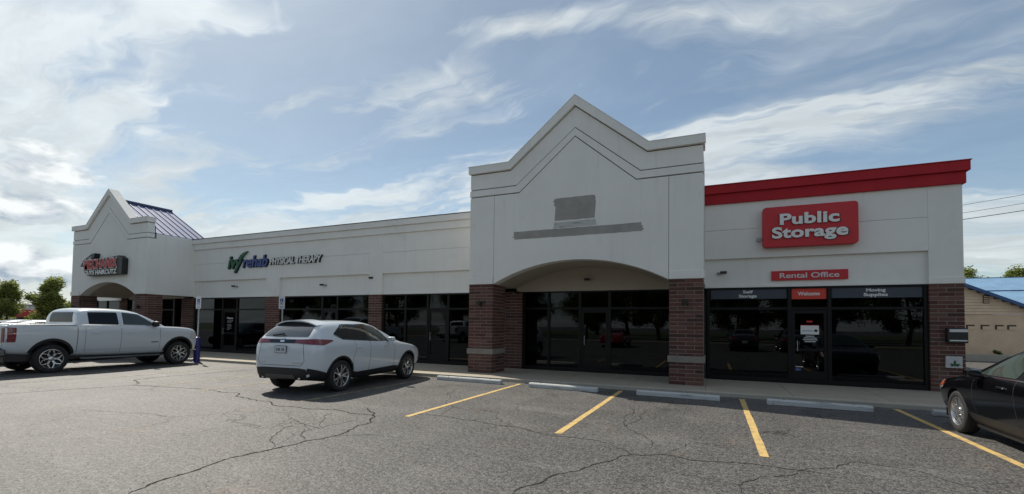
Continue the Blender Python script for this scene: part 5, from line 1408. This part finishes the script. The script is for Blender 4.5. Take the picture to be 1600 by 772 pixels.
# ------------------------------------------------------------------ neighbouring building on the right
def neighbour():
    r = empty('neighbour_building', (0, 0, 0)); tag(r, 'tan sided building with a light blue metal roof beyond the right end of the mall', 'building')
    Y0 = 34.0
    xw0, xw1 = 6.5, 15.55
    zr, xr = 5.9, 9.5           # ridge of the front gable, hidden behind the mall
    z_at = lambda x: zr-(x-xr)*(zr-2.82)/(15.75-xr)
    # block base wall
    MB().box(xw0, xw1, Y0, Y0+.25, 0, 2.55).build('wall', M['block'], r)
    # flat openings high in the wall, recess shadow painted as dark squares
    for x in (13.0, 13.62, 14.22, 14.72):
        MB().box(x, x+.36, Y0-.02, Y0+.02, 1.72, 1.98).build('window', M['farshade'], r)
        MB().box(x+.07, x+.37, Y0-.035, Y0-.021, 1.70, 1.90).build('pane', M['block'], r)  # block-coloured plate leaves a dark L as the painted recess shadow
    # lap siding boards above
    z = 2.56; k = 0
    while z < zr-.15:
        zt = z+.17
        xe = min(xw1, xr+(zr-zt)*(15.75-xr)/(zr-2.82)); xs_ = max(xw0, 2*xr-xe)
        if xe-xs_ > .2:
            mb = MB(); mb.add([(xs_, Y0-.045, z), (xe, Y0-.045, z), (xe-.05, Y0-.01, zt), (xs_, Y0-.01, zt), (xs_, Y0+.1, z), (xe, Y0+.1, z), (xe-.05, Y0+.1, zt), (xs_, Y0+.1, zt)],
                [(0, 1, 2, 3), (7, 6, 5, 4), (0, 4, 5, 1), (1, 5, 6, 2), (2, 6, 7, 3), (3, 7, 4, 0)]); mb.build('siding_board', M['siding'], r)
        z = zt+.002
    MB().box(13.72, 13.98, Y0-.09, Y0-.046, 3.18, 3.62).build('gable_vent', M['farshade'], r, bevel=.01)
    for i in range(4): MB().box(13.74, 13.96, Y0-.10, Y0-.091, 3.22+i*.1, 3.27+i*.1).build('vent_slat', M['block'], r)
    # front gable roof: two slopes
    for sx in (1, -1):
        xe = xr+sx*(15.95-xr); ze = z_at(15.95)
        mb = MB(); nrm = .10
        P = [(xr, Y0-.35, zr+.05), (xe, Y0-.35, ze+.05), (xe, Y0+9, ze+.05), (xr, Y0+9, zr+.05)]
        mb.add(P+[(a, b, c-nrm) for a, b, c in P], [(0, 1, 2, 3), (7, 6, 5, 4), (0, 4, 5, 1), (1, 5, 6, 2), (2, 6, 7, 3), (3, 7, 4, 0)]); mb.build('roof', M['blueroof'], r)
        mb = MB(); mb.add([(xr, Y0-.37, zr+.06), (xe, Y0-.37, ze+.06), (xe, Y0-.37, ze-.12), (xr, Y0-.37, zr-.12), (xr, Y0-.33, zr+.06), (xe, Y0-.33, ze+.06), (xe, Y0-.33, ze-.12), (xr, Y0-.33, zr-.12)],
            [(3, 2, 1, 0), (4, 5, 6, 7), (0, 1, 5, 4), (2, 3, 7, 6)]); mb.build('rake_board', M['roofseam2'], r)
    # main block behind, its long slope facing us
    MB().box(4, 40, Y0+6.0, Y0+16, 0, 2.7).build('wall', M['siding'], r)
    n = 36
    for i in range(n):
        a = 4+i*1.0; b = a+.97
        P = [(a, Y0+4.2, 2.55), (b, Y0+4.2, 2.55), (b, Y0+11, 5.55), (a, Y0+11, 5.55)]
        MB().add(P+[(x, y, z-.08) for x, y, z in P], [(0, 1, 2, 3), (7, 6, 5, 4), (0, 4, 5, 1), (1, 5, 6, 2), (2, 6, 7, 3), (3, 7, 4, 0)]).build('roof_panel', M['blueroof'], r)
        MB().box(a, b, Y0+11.0, Y0+11.3, 5.45, 5.60).build('ridge_cap', M['roofseam2'], r)
    MB().box(4, 40, Y0+8.4, Y0+8.44, 4.42, 4.47).build('snow_rail', M['roofseam2'], r)
neighbour()
lw = box('low_wall', M['kerb'], None, 9.5, 19, 32.6, 33.0, 0, .38, .02); tag(lw, 'low pale kerb wall along the foot of the tan building', 'wall')
tag(tree('shrub', (13.9, 33.2, .0), .6, .4, 'small leafy shrub at the foot of the tan building', M['leafa'], 900, .05, 40, None, .02, .05, 'shrub', clumps=6))

# ------------------------------------------------------------------ overhead wires
def utility_pole(x, y, h, label, group='utility poles carrying the overhead wires'):
    r = empty('utility_pole', (x, y, 0)); tag(r, label, 'utility pole', group)
    MB().tube([(0, 0, 0), (0, 0, h)], [.16, .11], 10).build('pole', M['bark'], r)
    MB().box(-1.2, 1.2, -.06, .06, h-.7, h-.55).build('crossarm', M['bark'], r)
    for q in (-1.0, -.4, .9): MB().lathe_z([(.03, 0), (.06, .05), (.04, .12), (.05, .16), (0, .18)], 10, (q, 0, h-.55)).build('insulator', M['grey'], r)
utility_pole(33, 26, 10.6, 'utility pole beyond the right edge that carries the wires')
utility_pole(-4, 44, 9.4, 'utility pole hidden behind the gable that carries the wires')
for i, (z0_, z1_, dy) in enumerate(((8.9, 10.9, .0), (8.6, 10.4, .5), (8.2, 9.8, -.2))):
    P = []
    for k in range(41):
        t = k/40; x = -4+37*t; y = 44+(26-44)*t+dy; P.append((x, y, z0_+(z1_-z0_)*t-4*.75*t*(1-t)))
    o = MB().tube(P, .012 if i < 2 else .02, 5).build('overhead_wire', M['wire'], None)
    tag(o, ['topmost of the three overhead wires at the right edge', 'middle one of the three overhead wires at the right edge', 'lowest and thickest of the three overhead wires at the right edge'][i], 'wire')
for i, z in enumerate((7.2, 7.7, 8.3)):
    P = [(-80+160*k/40, -18, z-2.5*(k % 20)/20*(1-(k % 20)/20)) for k in range(41)]
    o = MB().tube(P, .02, 5).build('overhead_wire', M['wire'], None); tag(o, ['lowest', 'middle', 'highest'][i]+' overhead wire along the road, mirrored in the shopfront glass', 'wire', 'roadside wires mirrored in the glass')
# grit and leaves on the asphalt
def litter():
    rn = random.Random(9); vs = []; fs = []
    for k in range(9000):
        y = 1.2+abs(rn.gauss(0, 1))*5.5; x = rn.uniform(-1.4, .9)*(y+3)-1
        if k > 4500: y = 11.86-abs(rn.gauss(0, 1))*.10; x = rn.uniform(-30, 6)+rn.gauss(0, .3)
        if y > 11.9: continue
        s = rn.uniform(.002, .008); i = len(vs); a = rn.uniform(0, 6.28)
        for q in range(3): vs.append((x+s*math.cos(a+q*2.1), y+s*math.sin(a+q*2.1), .003))
        vs.append((x, y, .003+s*.9)); fs += [(i, i+1, i+3), (i+1, i+2, i+3), (i+2, i, i+3)]
    me = bpy.data.meshes.new('gravel'); me.from_pydata(vs, [], fs); me.materials.append(M['kerb']); o = link('loose_grit', me); tag(o, 'loose grit scattered over the asphalt', 'grit', kind='stuff')
litter()
